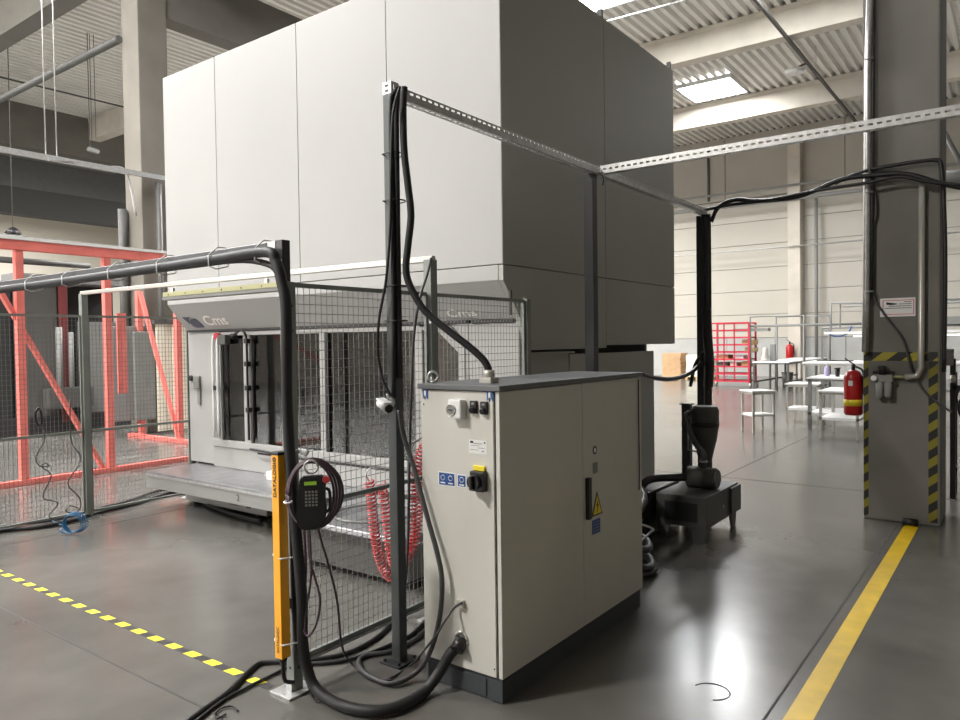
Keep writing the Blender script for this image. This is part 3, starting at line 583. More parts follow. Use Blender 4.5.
# cables on the tall dark post
PA = (2.80, 2.59)
c1 = [(2.804,2.540,2.990),(2.801,2.547,2.874),(2.802,2.545,2.671),(2.808,2.528,2.492),(2.813,2.515,2.338),(2.807,2.533,2.186),(2.802,2.545,2.059),(2.811,2.521,1.966),(2.838,2.452,1.846),(2.887,2.330,1.737),(2.929,2.223,1.649),(2.953,2.161,1.584),(2.962,2.138,1.523)]
rt_ = T('corrugated_hose', 'thick black hose curving from tall dark post onto cabinet top', 'hose', (2.85, 2.4, 1.5)); rt_.part('hose_body', B().tube(c1, .019, 10, 8, ribs=.06), 'rubber')
run('power_cable', [(2.772,2.546,2.978),(2.772,2.563,2.820),(2.772,2.579,2.416),(2.772,2.580,1.751),(2.772,2.582,1.339)][0], .013, 'rubber', 'x', 'cable') if False else None
run('power_cable', [(2.83, 2.60, 3.0), (2.79, 2.59, 2.97), (2.775, 2.61, 2.85), (2.775, 2.61, 2.0), (2.775, 2.62, 1.4)], .013, 'rubber', 'black cable strapped flat down the face of the tall dark post', 'cable', smooth=True)
run('power_cable', [(2.83, 2.60, 2.99), (2.80, 2.585, 2.95), (2.795, 2.59, 2.8), (2.80, 2.598, 2.2), (2.80, 2.598, 1.5)], .016, 'rubber', 'thick black cable down the cabinet side of the tall dark post', 'cable', smooth=True)
run('signal_cable', [(2.750,2.519,2.976),(2.750,2.570,2.841),(2.750,2.590,2.567),(2.750,2.604,2.263),(2.750,2.638,2.010),(2.750,2.693,1.806),(2.750,2.704,1.639),(2.750,2.671,1.493),(2.750,2.616,1.412)] if 0 else [(2.750,2.519,2.976),(2.750,2.570,2.841),(2.750,2.590,2.567),(2.750,2.604,2.263),(2.750,2.638,2.010),(2.750,2.693,1.806),(2.750,2.704,1.639),(2.750,2.671,1.493),(2.750,2.616,1.412)], .007, 'rubber', 'thin black cable bowing left from the tall post to its camera', 'cable', smooth=True)
for z, nm in ((2.66, 'highest'), (2.42, 'second highest'), (1.98, 'second lowest'), (1.80, 'lowest')):
    one('cable_tie', B().tube([(2.76, 2.66, z), (2.758, 2.58, z), (2.82, 2.565, z), (2.855, 2.60, z), (2.85, 2.68, z), (2.76, 2.66, z)], .004, 5, 3), 'black', 'black tie round the cables on the tall dark post, %s of four' % nm, 'cable tie', (2.8, 2.6, z), 'ties on the tall dark post')
# white bullet camera
bc = T('bullet_camera', 'white bullet camera with black lens on the tall dark post', 'camera', (2.76, 2.62, 1.37))
bc.part('mount', B().cyl((2.787, 2.645, 1.375), (2.765, 2.645, 1.375), .026), 'white'); ca, cb_ = Vector((2.745, 2.685, 1.375)), Vector((2.70, 2.585, 1.352))
bc.part('camera_body', B().cyl(ca, cb_, .026), 'white'); bc.part('sun_shield', B().bar(ca + Vector((0, .005, .022)), cb_ + Vector((0, -.0, .026)), .048, .008, bev=.003), 'white'); dd = (cb_ - ca).normalized()
bc.part('lens', B().cyl(cb_, cb_ + dd * .006, .022), 'black'); bc.part('cable_tail', B().tube([(2.76, 2.645, 1.39), (2.745, 2.64, 1.42)], .006, 6), 'white')
# grey cables hanging in front of the cabinet
gl1 = [(3.302,2.800,2.183),(3.263,2.800,2.081),(3.199,2.800,1.949),(3.141,2.800,1.730),(3.107,2.800,1.359),(3.095,2.800,1.189),(3.080,2.800,0.906),(3.063,2.800,0.566),(3.022,2.800,0.235),(2.983,2.800,-0.008)]
run('loose_cable', gl1, .008, 'gcable', 'grey cable slanting down from the middle fence post top', 'cable', smooth=True)
g2p = [(2.714,2.528,1.346),(2.711,2.494,1.212),(2.705,2.425,1.063),(2.698,2.332,0.818),(2.693,2.274,0.671),(2.690,2.243,0.541),(2.692,2.260,0.367),(2.697,2.325,0.178),(2.706,2.427,0.040),(2.610,2.508,0.014),(2.613,2.678,0.014),(2.667,2.806,0.014),(2.738,2.819,0.017),(2.721,2.611,0.096),(2.707,2.445,0.196),(2.700,2.358,0.279)]
G2 = [(x, y, max(z, .014)) for x, y, z in g2p]
PLA = [(2.579,2.478,0.014),(2.583,2.662,0.014),(2.670,2.802,0.014),(2.750,2.816,0.014),(2.861,2.745,0.014),(3.040,2.745,0.014),(3.216,2.793,0.014)]
run('loose_cable', g2p[:9] + PLA, .0125, 'gcable', 'thick grey cable sagging from the camera post to a floor loop', 'cable', smooth=True)
run('plug_lead', [(2.712,2.139,0.444),(2.712,2.182,0.416)] + [(2.660,2.196,0.371),(2.660,2.254,0.286),(2.660,2.325,0.201)] + [(2.809,2.554,0.010),(2.627,2.537,0.010),(2.559,2.596,0.010)], .006, 'gcable', 'thin grey lead plugged low into the cabinet side', 'cable', smooth=True)
run('sensor_lead', [(2.396,2.800,0.826),(2.425,2.800,0.710),(2.462,2.800,0.601),(2.523,2.800,0.381),(2.545,2.800,0.168),(2.577,2.800,0.074)] + [(2.605,2.757,0.012),(2.570,2.592,0.012),(2.613,2.511,0.012)], .006, 'violet', 'thin dark lead falling from the handheld controller to floor', 'cable', smooth=True)
# floor cables
run('floor_cable', [(1.743,2.955,0.014),(1.875,3.009,0.014),(2.064,3.071,0.014),(2.252,3.176,0.014),(2.340,3.212,0.014),(2.386,3.189,0.014),(2.491,3.059,0.014),(2.664,2.940,0.014),(2.833,2.924,0.014),(3.037,2.975,0.014),(3.301,3.120,0.014)], .013, 'rubber', 'thick black cable on floor crossing the striped tape at entrance', 'cable', smooth=True)
run('floor_cable', [(1.815,2.954,0.010),(1.999,3.024,0.010),(2.144,3.042,0.010),(2.243,3.049,0.010),(2.386,3.059,0.010),(2.461,3.055,0.010)], .008, 'rubber', 'thinner black cable on floor ending at the entrance post foot', 'cable', smooth=True)
run('floor_cable', [(2.470,3.034,0.012),(2.592,2.900,0.012),(2.726,2.837,0.012),(2.932,2.813,0.012),(3.100,2.815,0.012),(3.308,2.888,0.012)], .011, 'rubber', 'black cable on floor running behind the tall dark post to cabinet', 'cable', smooth=True)
run('cable_end', [(1.939,2.905,0.008),(1.897,2.904,0.008),(1.910,2.947,0.008),(1.962,2.969,0.008),(2.000,2.947,0.008),(1.988,2.884,0.008)], .0045, 'rubber', 'short curled black wire end lying on the floor near camera', 'cable', smooth=True)
run('cable_end', [(2.314,2.771,0.008),(2.258,2.677,0.008),(2.267,2.631,0.008),(2.302,2.615,0.008)], .0035, 'rubber', 'short thin wire curl on floor beside the entrance post plate', 'cable', smooth=True)
run('floor_cable', [(2.366,7.401,0.022),(2.709,7.493,0.022),(2.984,7.340,0.022),(3.301,7.347,0.022),(3.607,7.488,0.022),(3.949,7.548,0.022),(4.318,7.712,0.022),(4.577,7.809,0.022),(4.634,7.618,0.022),(4.505,7.139,0.022),(4.366,6.653,0.022),(4.295,6.131,0.022),(4.288,5.778,0.022)], .020, 'rubber', 'thick black cable along the left fence foot to machine bed', 'cable', smooth=True)
run('floor_cable', [(2.420,7.568,0.020),(2.774,7.671,0.020),(3.241,7.526,0.020),(3.703,7.684,0.020),(4.001,7.750,0.020),(4.411,7.983,0.020),(4.609,7.989,0.020),(4.679,7.773,0.020)], .014, 'rubber', 'second thinner black cable lying behind the thick left floor cable', 'cable', smooth=True)
bh = T('blue_air_hose', 'thin blue air hose coiled at the left fence foot', 'hose', (3.1, 7.15, 0)); q = Vector((3.069,6.895,0.030))
cc = B()
for k_ in range(4): cc.torus((q.x + .01 * k_, q.y - .008 * k_, .095 + .004 * k_), (.75, .62, .1), .08 + .005 * k_, .0055, 20, 6)
bh.part('coil', cc, 'bluehose')
bh.part('strand', B().tube([(3.050,7.360,0.919),(3.047,7.360,0.807),(2.975,7.360,0.675),(3.007,7.360,0.587),(3.085,7.360,0.575),(3.051,7.360,0.609),(3.024,7.360,0.575),(3.100,7.360,0.479),(3.025,7.360,0.293),(3.156,7.360,0.212),(3.073,7.360,0.105),(3.169,7.360,0.037),(3.260,7.360,0.029)], .006, 6, 5), 'gcable', label='dark dangling strand')
bh.part('strand', B().tube([(3.290,7.360,1.183),(3.289,7.360,0.797),(3.377,7.360,0.602),(3.251,7.360,0.388),(3.349,7.360,0.235),(3.356,7.360,0.126),(3.289,7.360,0.091),(3.226,7.360,0.122),(3.264,7.360,0.163),(3.337,7.360,0.130)], .006, 6, 5), 'gcable', label='dark dangling strand')
bh.part('loose_end', B().tube([(3.186,7.610,0.020),(3.137,7.327,0.020),(3.144,7.180,0.020),(3.042,7.069,0.020),(3.027,6.840,0.020)], .006, 6), 'bluehose')
run('hook_loop', [(3.008,7.370,1.128),(2.980,7.370,1.075),(2.995,7.370,0.980),(3.030,7.370,0.977),(3.032,7.370,1.089),(3.008,7.370,1.128)], .012, 'black', 'small black hook loop hanging on the left fence', 'hook', smooth=True)
# red spiral hoses
def spiral(pts, R, r, turns, label):
    P = catmull(pts, 12); L = [0]
    for a, c in zip(P, P[1:]): L.append(L[-1] + (c - a).length)
    out = []; N = turns * 9; j = 0
    for i in range(N + 1):
        s_ = L[-1] * i / N
        while j < len(L) - 2 and L[j + 1] < s_: j += 1
        f = (s_ - L[j]) / max(1e-6, L[j + 1] - L[j]); p = P[j].lerp(P[j + 1], f); d = (P[j + 1] - P[j]).normalized()
        a = Vector((1, 0, 0)); a = (a - d * a.dot(d)).normalized(); c = d.cross(a); th = 2 * math.pi * i / 9
        out.append(p + (a * math.cos(th) + c * math.sin(th)) * R)
    return one('spiral_hose', B().tube(out, r, 5, 1, False), 'redhose', label, 'hose', P[0], 'red spiral hoses')
spiral([(2.961,3.000,0.899),(2.982,3.000,0.757),(3.002,3.000,0.579),(3.047,3.000,0.411),(3.128,3.000,0.301),(3.224,3.000,0.318),(3.308,3.000,0.450),(3.331,3.000,0.630),(3.344,3.000,0.813),(3.384,3.000,0.949),(3.443,3.000,1.047)], .027, .0058, 66, 'red spiral air hose hanging in a U behind the mesh, nearer one')
spiral([(3.150,3.090,0.847),(3.181,3.090,0.709),(3.203,3.090,0.552),(3.225,3.090,0.394),(3.285,3.090,0.299),(3.368,3.090,0.328),(3.446,3.090,0.436),(3.488,3.090,0.619),(3.502,3.090,0.809),(3.545,3.090,0.964),(3.578,3.090,1.121)], .027, .0058, 60, 'red spiral air hose hanging in a U behind the mesh, farther one')
run('hose_lead', [(2.981,3.020,0.893),(2.958,3.020,0.937),(2.999,3.020,0.966),(3.055,3.020,0.946)], .005, 'white', 'clear short lead at the top of the red spiral hoses', 'hose', smooth=True)

# ================================================================ CONTROL CABINET
cx0, cx1, cy0, cy1 = 2.735, 4.285, 1.925, 2.40
cc_ = T('control_cabinet', 'wide light grey control cabinet on a dark plinth in the foreground', 'cabinet', (3.5, 2.16, 0))
cc_.part('body', B().box(cx0 + .012, cx1 - .004, cy0 + .022, cy1, .115, 1.45), 'seam')
pl = cc_.part('plinth', B().box(cx0 + .012, cx1 - .01, cy0 + .012, cy1 - .01, .0, .115, .003), 'plinth')
cc_.part('plinth_cover', B().box(cx0 + .006, cx0 + .012, cy0 + .10, cy1 - .04, .012, .10, .002), 'plinth', parent=pl); cc_.part('plinth_corner', B().box(cx0 + .004, cx0 + .07, cy0 + .004, cy0 + .07, .006, .108, .003), 'plinth', parent=pl)
lid = cc_.part('lid', B().box(cx0 - .012, cx1 + .008, cy0 - .012, cy1 + .012, 1.456, 1.482, .004), 'lid')
cc_.part('side_cover', B().box(cx0, cx0 + .014, cy0 + .035, cy1 - .002, .12, 1.452, .003), 'cab')
cc_.part('frame_edge', B().box(cx0 + .002, cx0 + .016, cy0, cy0 + .022, .12, 1.452, .003), 'cab')
split = 3.521
d1 = cc_.part('door', B().box(cx0 + .016, split - .002, cy0, cy0 + .02, .12, 1.452, .003), 'cab'); d2 = cc_.part('door', B().box(split + .002, cx1, cy0, cy0 + .02, .12, 1.452, .003), 'cab')
hd = cc_.part('door_handle', B().box(3.545, 3.585, cy0 - .022, cy0, .70, .93, .005), 'black', parent=d2)
cc_.part('round_sticker', B().cyl((3.66, cy0 - .002, 1.07), (3.66, cy0, 1.07), .024), 'black', parent=d2, label='round black and white sticker'); cc_.part('sticker_centre', B().cyl((3.66, cy0 - .003, 1.07), (3.66, cy0, 1.07), .014), 'white')
cc_.part('small_sticker', B().box(3.635, 3.69, cy0 - .002, cy0, .94, 1.0), 'mgrey', parent=d2)
cc_.part('warning_triangle', B().prism([(3.615, .70), (3.745, .70), (3.68, .835)], cy0 - .002, cy0, 'y'), 'black', parent=d2, label='black edged warning triangle')
cc_.part('triangle_face', B().prism([(3.631, .709), (3.729, .709), (3.68, .813)], cy0 - .0035, cy0 - .0015, 'y'), 'yel', label='yellow triangle face')
cc_.part('bolt_symbol', B().prism([(3.69, .79), (3.668, .755), (3.682, .755), (3.672, .717), (3.694, .762), (3.681, .762)], cy0 - .005, cy0 - .003, 'y'), 'black', label='black lightning bolt symbol')
cc_.part('blue_notice', B().box(3.62, 3.715, cy0 - .002, cy0, .60, .68), 'blue', parent=d2, label='blue notice under the triangle')
for i in range(4): cc_.part('notice_line', B().box(3.632, 3.70, cy0 - .003, cy0 - .001, .615 + i * .016, .619 + i * .016), 'mgrey')
cc_.part('hinge_cord', B().tube([(4.235, cy0 - .006, 1.44), (4.23, cy0 - .008, 1.2), (4.235, cy0 - .008, .9), (4.225, cy0 - .01, .75)], .004, 5), 'gcable')
# side cover fittings (x = cx0): positions measured along y, z
def sbox(name, y0, y1, z0, z1, d, m, bev=.003, label=None, parent=None, x=cx0): return cc_.part(name, B().box(x - d, x + .001, y0, y1, z0, z1, bev), m, label=label, parent=parent)
so = sbox('socket_box', 2.116, 2.192, 1.323, 1.414, .045, 'white', .008, 'white square outlet box')
yy = 2.168; zz = 1.365
cc_.part('outlet_face', B().cyl((cx0 - .046, yy + .004, zz), (cx0 - .05, yy + .004, zz), .022), 'mgrey', parent=so); cc_.part('outlet_ring', B().torus((cx0 - .047, yy + .004, zz), (1, 0, 0), .026, .004, 18, 5), 'alu', parent=so); cc_.part('outlet_slot', B().box(cx0 - .052, cx0 - .049, yy - .008, yy + .016, zz - .003, zz + .003), 'black', parent=so)
for px in (474.5, 485):
    y_, z_ = cy0, 1
for k_, (ya, za) in enumerate([(2.066,1.379),(2.005,1.377)]):
    a = sbox('port_socket', ya - .019, ya + .019, za - .030, za + .030, .014, 'black', .003, 'black flanged port socket'); cc_.part('port_plug', B().cyl((cx0 - .012, ya, za - .012), (cx0 - .026, ya, za - .016), .014, n=12), 'black', parent=a)
    cc_.part('port_mark', B().box(cx0 - .0155, cx0 - .0135, ya - .008, ya + .008, za + .012, za + .022), 'mgrey', parent=a)
ya, za = 2.049,1.192
tp = sbox('type_plate', ya - .052, ya + .052, za - .032, za + .032, .0015, 'white', 0, 'white type plate')
for dy, dz, w_, h_, m_ in ((.035, .022, .018, .010, 'black'), (-.040, .022, .008, .008, 'seam'), (.0, .016, .05, .003, 'mgrey'), (.015, .006, .05, .002, 'mgrey'), (-.02, -.004, .04, .002, 'mgrey'), (.02, -.014, .05, .002, 'mgrey'), (-.03, -.018, .012, .004, 'seam')):
    cc_.part('plate_mark', B().box(cx0 - .0025, cx0 - .001, ya + dy - w_ / 2, ya + dy + w_ / 2, za + dz - h_ / 2, za + dz + h_ / 2), m_, parent=tp)
ya, za = 2.040,1.035
ms = sbox('main_switch', ya - .045, ya + .035, za - .047, za + .047, .035, 'black', .006, 'black rotary main switch'); cc_.part('switch_knob', B().cyl((cx0 - .035, ya, za), (cx0 - .06, ya, za), .033, n=20), 'black', parent=ms)
cc_.part('switch_grip', B().bar((cx0 - .068, ya + .0, za - .034), (cx0 - .068, ya + .0, za + .034), .018, .022, bev=.004), 'black', parent=ms)
sbox('switch_label', ya - .034, ya + .030, za + .048, za + .070, .012, 'yel', .002, 'yellow label above the main switch')
for (q0, q1, lb) in (((2.735,2.192,1.051), (2.735,2.287,0.993), 'blue double notice sticker'), ((2.735,2.125,1.048), (2.735,2.170,0.996), 'small blue square sticker')):
    bs = sbox('white_border', q0[1] - .006, q1[1] + .006, q1[2] - .006, q0[2] + .006, .001, 'white', 0); b2 = sbox('blue_sticker', q0[1], q1[1], q1[2], q0[2], .002, 'blue', 0, lb, parent=bs)
    W_ = q1[1] - q0[1]; H_ = q0[2] - q1[2]; n_ = 2 if W_ > .07 else 1
    for k_ in range(n_):
        cy_ = q0[1] + W_ * (k_ + .5) / n_; cz_ = (q0[2] + q1[2]) / 2
        cc_.part('pictogram', B().torus((cx0 - .0025, cy_, cz_ + .006), (1, 0, 0), .012, .0018, 12, 4), 'white', parent=bs); cc_.part('pictogram_base', B().box(cx0 - .003, cx0 - .0015, cy_ - .014, cy_ + .014, cz_ - .022, cz_ - .016), 'white', parent=bs)
for q in ((2.735,2.368,1.431), (2.735,1.975,1.434)):
    bs = sbox('corner_sticker', q[1] - .018, q[1] + .018, q[2] - .024, q[2] + .024, .0015, 'blue', 0, 'small blue corner sticker'); cc_.part('corner_arrow', B().box(cx0 - .0025, cx0 - .001, q[1] - .004, q[1] + .008, q[2] - .024, q[2] + .016), 'white', parent=bs)
    cc_.part('corner_foot', B().prism([(q[1] - .014, q[2] - .024), (q[1] + .014, q[2] - .024), (q[1] + .002, q[2] - .006)], cx0 - .0025, cx0 - .001, 'x'), 'white', parent=bs)
q = (2.735,2.157,0.433); lp = sbox('low_socket', q[1] - .018, q[1] + .018, q[2] - .02, q[2] + .02, .02, 'alu', .004, 'small grey plug socket')
cc_.part('hose_inlet', B().torus((cx0 - .002, U[-1][1], U[-1][2] + .02), (1, 0, 0), .036, .007, 18, 6), 'alu')
for y_, z_ in ((cy0 + .045, .16), (cy1 - .02, 1.38)): cc_.part('cover_screw', B().cyl((cx0 - .002, y_, z_), (cx0, y_, z_), .004, n=8), 'black')
q = (2.908,2.105,1.482); gq = cc_.part('cable_gland', B().box(q[0] - .035, q[0] + .035, q[1] - .035, q[1] + .035, 1.482, 1.51, .004), 'alu', parent=lid); cc_.part('gland_nut', B().cyl((q[0], q[1], 1.51), (q[0], q[1], 1.545), .028, n=8), 'alu', parent=lid)
for (x_, y_) in ((cx0 + .05, cy1 - .04),):
    e_ = cc_.part('lifting_eye', B().torus((x_, y_, 1.515), (.76, .65, 0), .024, .0065, 18, 8), 'galv', parent=lid); cc_.part('eye_base', B().cyl((x_, y_, 1.482), (x_, y_, 1.495), .014), 'galv')

# ================================================================ VACUUM PUMP
vx, vy = 5.87, 2.07
vp = T('vacuum_pump', 'dark grey vacuum pump with a filter vessel behind the cabinet', 'pump', (6.3, 2.4, 0))
hs = vp.part('housing', B().box(vx, vx + .82, vy, vy + .44, .125, .385, .008), 'pump')
vp.part('front_recess', B().box(vx - .004, vx + .002, vy + .08, vy + .36, .17, .33), 'black', parent=hs)
for a, c in ((-.01, .15), (.32, .44)): vp.part('bracket_leg', B().prism([(vy + a, .125), (vy + c, .125), (vy + c - .035, 0), (vy + a + .035, 0)], vx + .01, vx + .03, 'x'), 'pump')
for y_ in (vy + .01, vy + .41): vp.part('bracket_leg', B().prism([(vx + .64, .125), (vx + .80, .125), (vx + .77, 0), (vx + .69, 0)], y_, y_ + .02, 'y'), 'pump')
vp.part('side_cover', B().box(vx + .58, vx + .84, vy - .02, vy, .14, .37, .005), 'pump', parent=hs); vp.part('bolt_head', B().cyl((vx + .4, vy - .008, .24), (vx + .4, vy, .24), .012, n=8), 'galv', parent=hs)
mx = vx + .40
mt = vp.part('motor', B().cyl((mx, vy + .06, .475), (mx, vy + .30, .475), .092, n=24), 'pump'); vp.part('motor_cap', B().cyl((mx, vy + .04, .475), (mx, vy + .06, .475), .078, n=24), 'dgrey', parent=mt)
vp.part('outlet_neck', B().cyl((mx, vy + .17, .55), (mx, vy + .17, .66), .028), 'pump'); vp.part('neck_clamp', B().cyl((mx, vy + .17, .61), (mx, vy + .17, .625), .038), 'galv')
vp.part('upright', B().box(vx + .80, vx + .87, vy + .44, vy + .52, 0, 1.07, .005), 'pump'); vp.part('upright_cap', B().box(vx + .79, vx + .88, vy + .42, vy + .54, 1.07, 1.08), 'pump')
vx2, vy2 = vx + .76, vy + .28
vs_ = vp.part('filter_vessel', B().lathe((vx2, vy2, .60), [(.05, -.05), (.065, 0), (.105, .17), (.125, .30), (.125, .43), (.11, .47)], 24), 'pump'); vp.part('vessel_band', B().lathe((vx2, vy2, .885), [(.128, 0), (.128, .045)], 24), 'black', parent=vs_)
vp.part('vessel_frame', B().tube([(vx2 - .02, vy2 + .15, 1.0), (vx2 - .03, vy2 + .15, .66), (vx2 - .03, vy2 - .02, .63)], .010, 6, 1, False), 'galv')
vp.part('suction_hose', B().tube([(vx2 - .08, vy2 + .12, 1.01), (vx2 - .14, vy2 + .13, .98), (vx2 - .17, vy2 + .09, .88), (vx2 - .24, vy2 + .0, .75), (mx + .01, vy + .17, .68), (mx, vy + .17, .62)], .027, 10, 6, ribs=.06), 'gcable')
vp.part('rear_pipe', B().tube([(vx + .0, vy + .58, .36), (vx + .02, vy + .56, .44), (vx + .12, vy + .50, .48), (mx - .06, vy + .30, .475)], .035, 10), 'black')
vp.part('base_cover', B().box(vx - .1, vx + .6, vy + .46, vy + .68, .02, .40, .02), 'black')
for i, (a, lb) in enumerate((('high', 'black hose bundle hump behind the cabinet beside pump, upper one'), ('mid', 'black hose loop behind the cabinet corner, middle one'), ('low', 'black hose loop lying on floor behind the cabinet corner'))):
    zb = (.30, .16, .035)[i]; x_ = 4.42 + .05 * i
    run('flexible_hose', [(4.45, 2.6, zb + .1), (x_ + .1, 2.30, zb), (x_ + .32, 2.12, max(.035, zb - .08)), (x_ + .55, 2.2, max(.035, zb - .08)), (x_ + .75, 2.5, zb), (5.85, 2.62, .2 + .1 * (2 - i))], .028, 'black', lb, 'hose', 10, True)
run('flexible_hose', [(4.5, 2.6, .55), (4.75, 2.42, .46), (5.1, 2.36, .38), (5.5, 2.46, .40), (5.8, 2.66, .44), (6.0, 2.8, .4)], .04, 'black', 'thick black duct between cabinet back and the vacuum pump', 'hose', 12, True)
run('thin_tube', [(4.42, 2.1, .5), (4.6, 2.0, .42), (4.8, 2.1, .33), (4.7, 2.2, .22), (4.5, 2.15, .28)], .008, 'galv', 'pale thin tube curled among the black hoses behind cabinet', 'tube', 6, True)
# sagging cable to the black post
sg = [(5.904,2.660,1.391),(6.224,2.660,1.342),(6.621,2.660,1.314),(7.033,2.660,1.343),(7.370,2.660,1.432),(7.549,2.660,1.573),(7.674,2.660,1.729)]
run('sagging_cable', sg, .022, 'black', 'black cable sagging from machine side to the black post', 'cable', smooth=True)
bx = T('junction_bundle', 'black cable bundle bulging on the black post at mid height', 'cable bundle', (7.42, 2.62, 1.5))
bx.part('bundle', B().tube([(7.40, 2.60, 2.0), (7.37, 2.58, 1.7), (7.36, 2.56, 1.45), (7.38, 2.58, 1.2)], .05, 8), 'black'); bx.part('hook_end', B().tube([(7.36, 2.62, 1.55), (7.34, 2.70, 1.42), (7.33, 2.75, 1.2)], .02, 6), 'black')
run('post_cable', [(7.40, 2.63, 2.96), (7.395, 2.60, 2.7), (7.395, 2.60, 1.2), (7.395, 2.60, .05)], .03, 'black', 'thick black cable strapped down the black post', 'cable', smooth=True)
run('post_cable', [(7.42, 2.585, 2.96), (7.42, 2.58, 2.7), (7.42, 2.58, 1.2), (7.42, 2.585, .05)], .026, 'black', 'second black cable beside it down the black post', 'cable', smooth=True)
run('overhead_cable', [(7.440,2.561,2.881),(7.440,2.489,3.015),(7.440,2.318,3.074),(7.440,2.076,3.033),(7.440,1.707,3.034),(7.440,1.359,3.136),(7.440,1.113,3.137),(7.440,0.838,3.114),(7.440,0.554,2.987),(7.440,0.327,2.905)], .022, 'black', 'black cable swinging from the black post across the right column', 'cable', smooth=True)
run('overhead_cable', [(7.420,2.616,3.007),(7.420,2.362,3.026),(7.420,1.976,3.027),(7.420,1.526,3.064),(7.420,1.142,3.075),(7.420,0.874,3.090),(7.420,0.648,3.014),(7.420,0.326,2.935)], .016, 'black', 'thinner black cable below it crossing the right column', 'cable', smooth=True)
run('overhead_cable', [(7.500,1.138,3.205),(7.500,0.961,3.214),(7.500,0.768,3.219),(7.500,0.610,3.212),(7.500,0.574,3.172),(7.500,0.559,2.989),(7.500,0.544,2.514),(7.500,0.543,1.996),(7.500,0.550,1.372)], .018, 'black', 'black cable over the column top bend and down its right edge', 'cable', smooth=True)
run('overhead_cable', [(7.460,1.405,3.109),(7.460,1.279,3.164),(7.460,1.180,3.186),(7.460,1.132,3.197)], .014, 'black', 'short black cable joining the bundle at the column conduit', 'cable', smooth=True)

# ================================================================ RIGHT COLUMN FITTINGS
def tape(name, y0, y1, z0, z1, m, label, x=7.5585):
    return one(name, B().box(x, x + .002, y0, y1, z0, z1), m, label, 'hazard tape', (x, y0, z0))
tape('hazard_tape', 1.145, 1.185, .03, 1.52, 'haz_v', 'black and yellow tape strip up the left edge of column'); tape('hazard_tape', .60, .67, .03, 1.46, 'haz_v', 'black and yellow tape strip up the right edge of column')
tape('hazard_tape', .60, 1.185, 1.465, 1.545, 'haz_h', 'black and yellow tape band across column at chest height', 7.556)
run('steel_conduit', [(7.500,1.112,4.997),(7.500,1.137,4.197),(7.500,1.146,2.934),(7.500,1.155,2.024),(7.500,1.164,1.548)], .03, 'galv', 'bright steel conduit up the left edge of the right column', 'pipe')
run('black_conduit', [(7.520,1.091,4.998),(7.520,1.099,4.194),(7.520,1.108,2.932),(7.520,1.117,2.023)], .018, 'blackm', 'thin black pipe beside the steel conduit on the right column', 'pipe')
for z, nm in ((2.1, 'lower'), (3.0, 'middle'), (4.2, 'upper')):
    one('pipe_clamp', B().torus((7.50, 1.13, z), (0, 0, 1), .034, .008, 14, 6), 'galv', 'steel ring clamp on the column conduit, %s of three' % nm, 'clamp', (7.5, 1.13, z), 'conduit clamps')
ap = T('air_pipe', 'grey compressed air pipe bending at the bottom on column face', 'pipe', (7.52, .7, 1.4))
ap.part('pipe_run', B().tube([(7.520,0.717,3.040), (7.520,0.723,1.404), (7.520,0.754,1.333), (7.520,0.847,1.322)], .026, 10, 1, False), 'alu'); ap.part('brass_fittings', B().cyl((7.520,0.847,1.322), (7.520,0.941,1.321), .013), 'ylight', label='brass fitting')
fr_ = T('air_filter_unit', 'grey air filter regulator unit with gauge on column face', 'regulator', (7.5, 1.0, 1.3)); q = Vector((7.500,0.978,1.312)); q2 = Vector((7.500,1.026,1.311))
fr_.part('manifold', B().box(7.47, 7.56, q.y - .04, q2.y + .07, q.z - .035, q.z + .03, .006), 'mgrey'); 
fr_.part('bowl', B().lathe((7.50, q.y, q.z - .16), [(.022, -.02), (.032, 0), (.035, .13)], 14), 'mgrey'); fr_.part('bowl', B().lathe((7.50, q2.y + .02, q.z - .17), [(.018, -.02), (.030, 0), (.033, .14)], 14), 'mgrey')
fr_.part('regulator_knob', B().lathe((7.50, q2.y, q.z + .03), [(.035, 0), (.035, .07), (.028, .08)], 14), 'black'); fr_.part('gauge', B().cyl((7.46, q2.y + .06, q.z), (7.44, q2.y + .06, q.z), .024), 'white', label='round white gauge')
fr_.part('bracket', B().box(7.54, 7.56, q.y - .05, q2.y + .08, q.z + .03, q.z + .06), 'black')
run('air_line', [(7.530,1.134,3.074),(7.530,1.085,3.004),(7.530,1.078,2.794),(7.530,1.118,2.617),(7.530,1.111,2.114),(7.530,1.006,1.882),(7.530,0.863,1.654),(7.530,0.793,1.385),(7.530,0.694,1.192),(7.530,0.544,1.056),(7.530,0.492,1.024)], .010, 'gcable', 'thin grey air line snaking down across the right column', 'cable', smooth=True)
sgq = Vector((7.556,0.906,1.947)); sn = T('camera_notice', 'white notice with red border and camera picture on column', 'sign', sgq)
y0_, y1_, z0_, z1_ = 0.769,1.049,1.866,2.033
sn.part('plate', B().box(7.553, 7.56, y0_, y1_, z0_, z1_, .001), 'white'); fr = B()
for a in ((y0_ + .010, y1_ - .022, z0_ + .018, z0_ + .023), (y0_ + .010, y1_ - .022, z1_ - .023, z1_ - .018), (y0_ + .010, y0_ + .016, z0_ + .018, z1_ - .018), (y1_ - .028, y1_ - .022, z0_ + .018, z1_ - .018)): fr.box(7.5515, 7.5535, *a)
sn.part('red_border', fr, 'redrack', label='dark red border'); yc_ = y1_ - .09
sn.part('camera_picture', B().prism([(yc_ + .04, z1_ - .035), (yc_ - .045, z1_ - .05), (yc_ - .045, z1_ - .058), (yc_, z1_ - .062), (yc_ + .038, z1_ - .058)], 7.551, 7.5535, 'x'), 'black', label='black bullet camera picture'); ln = B()
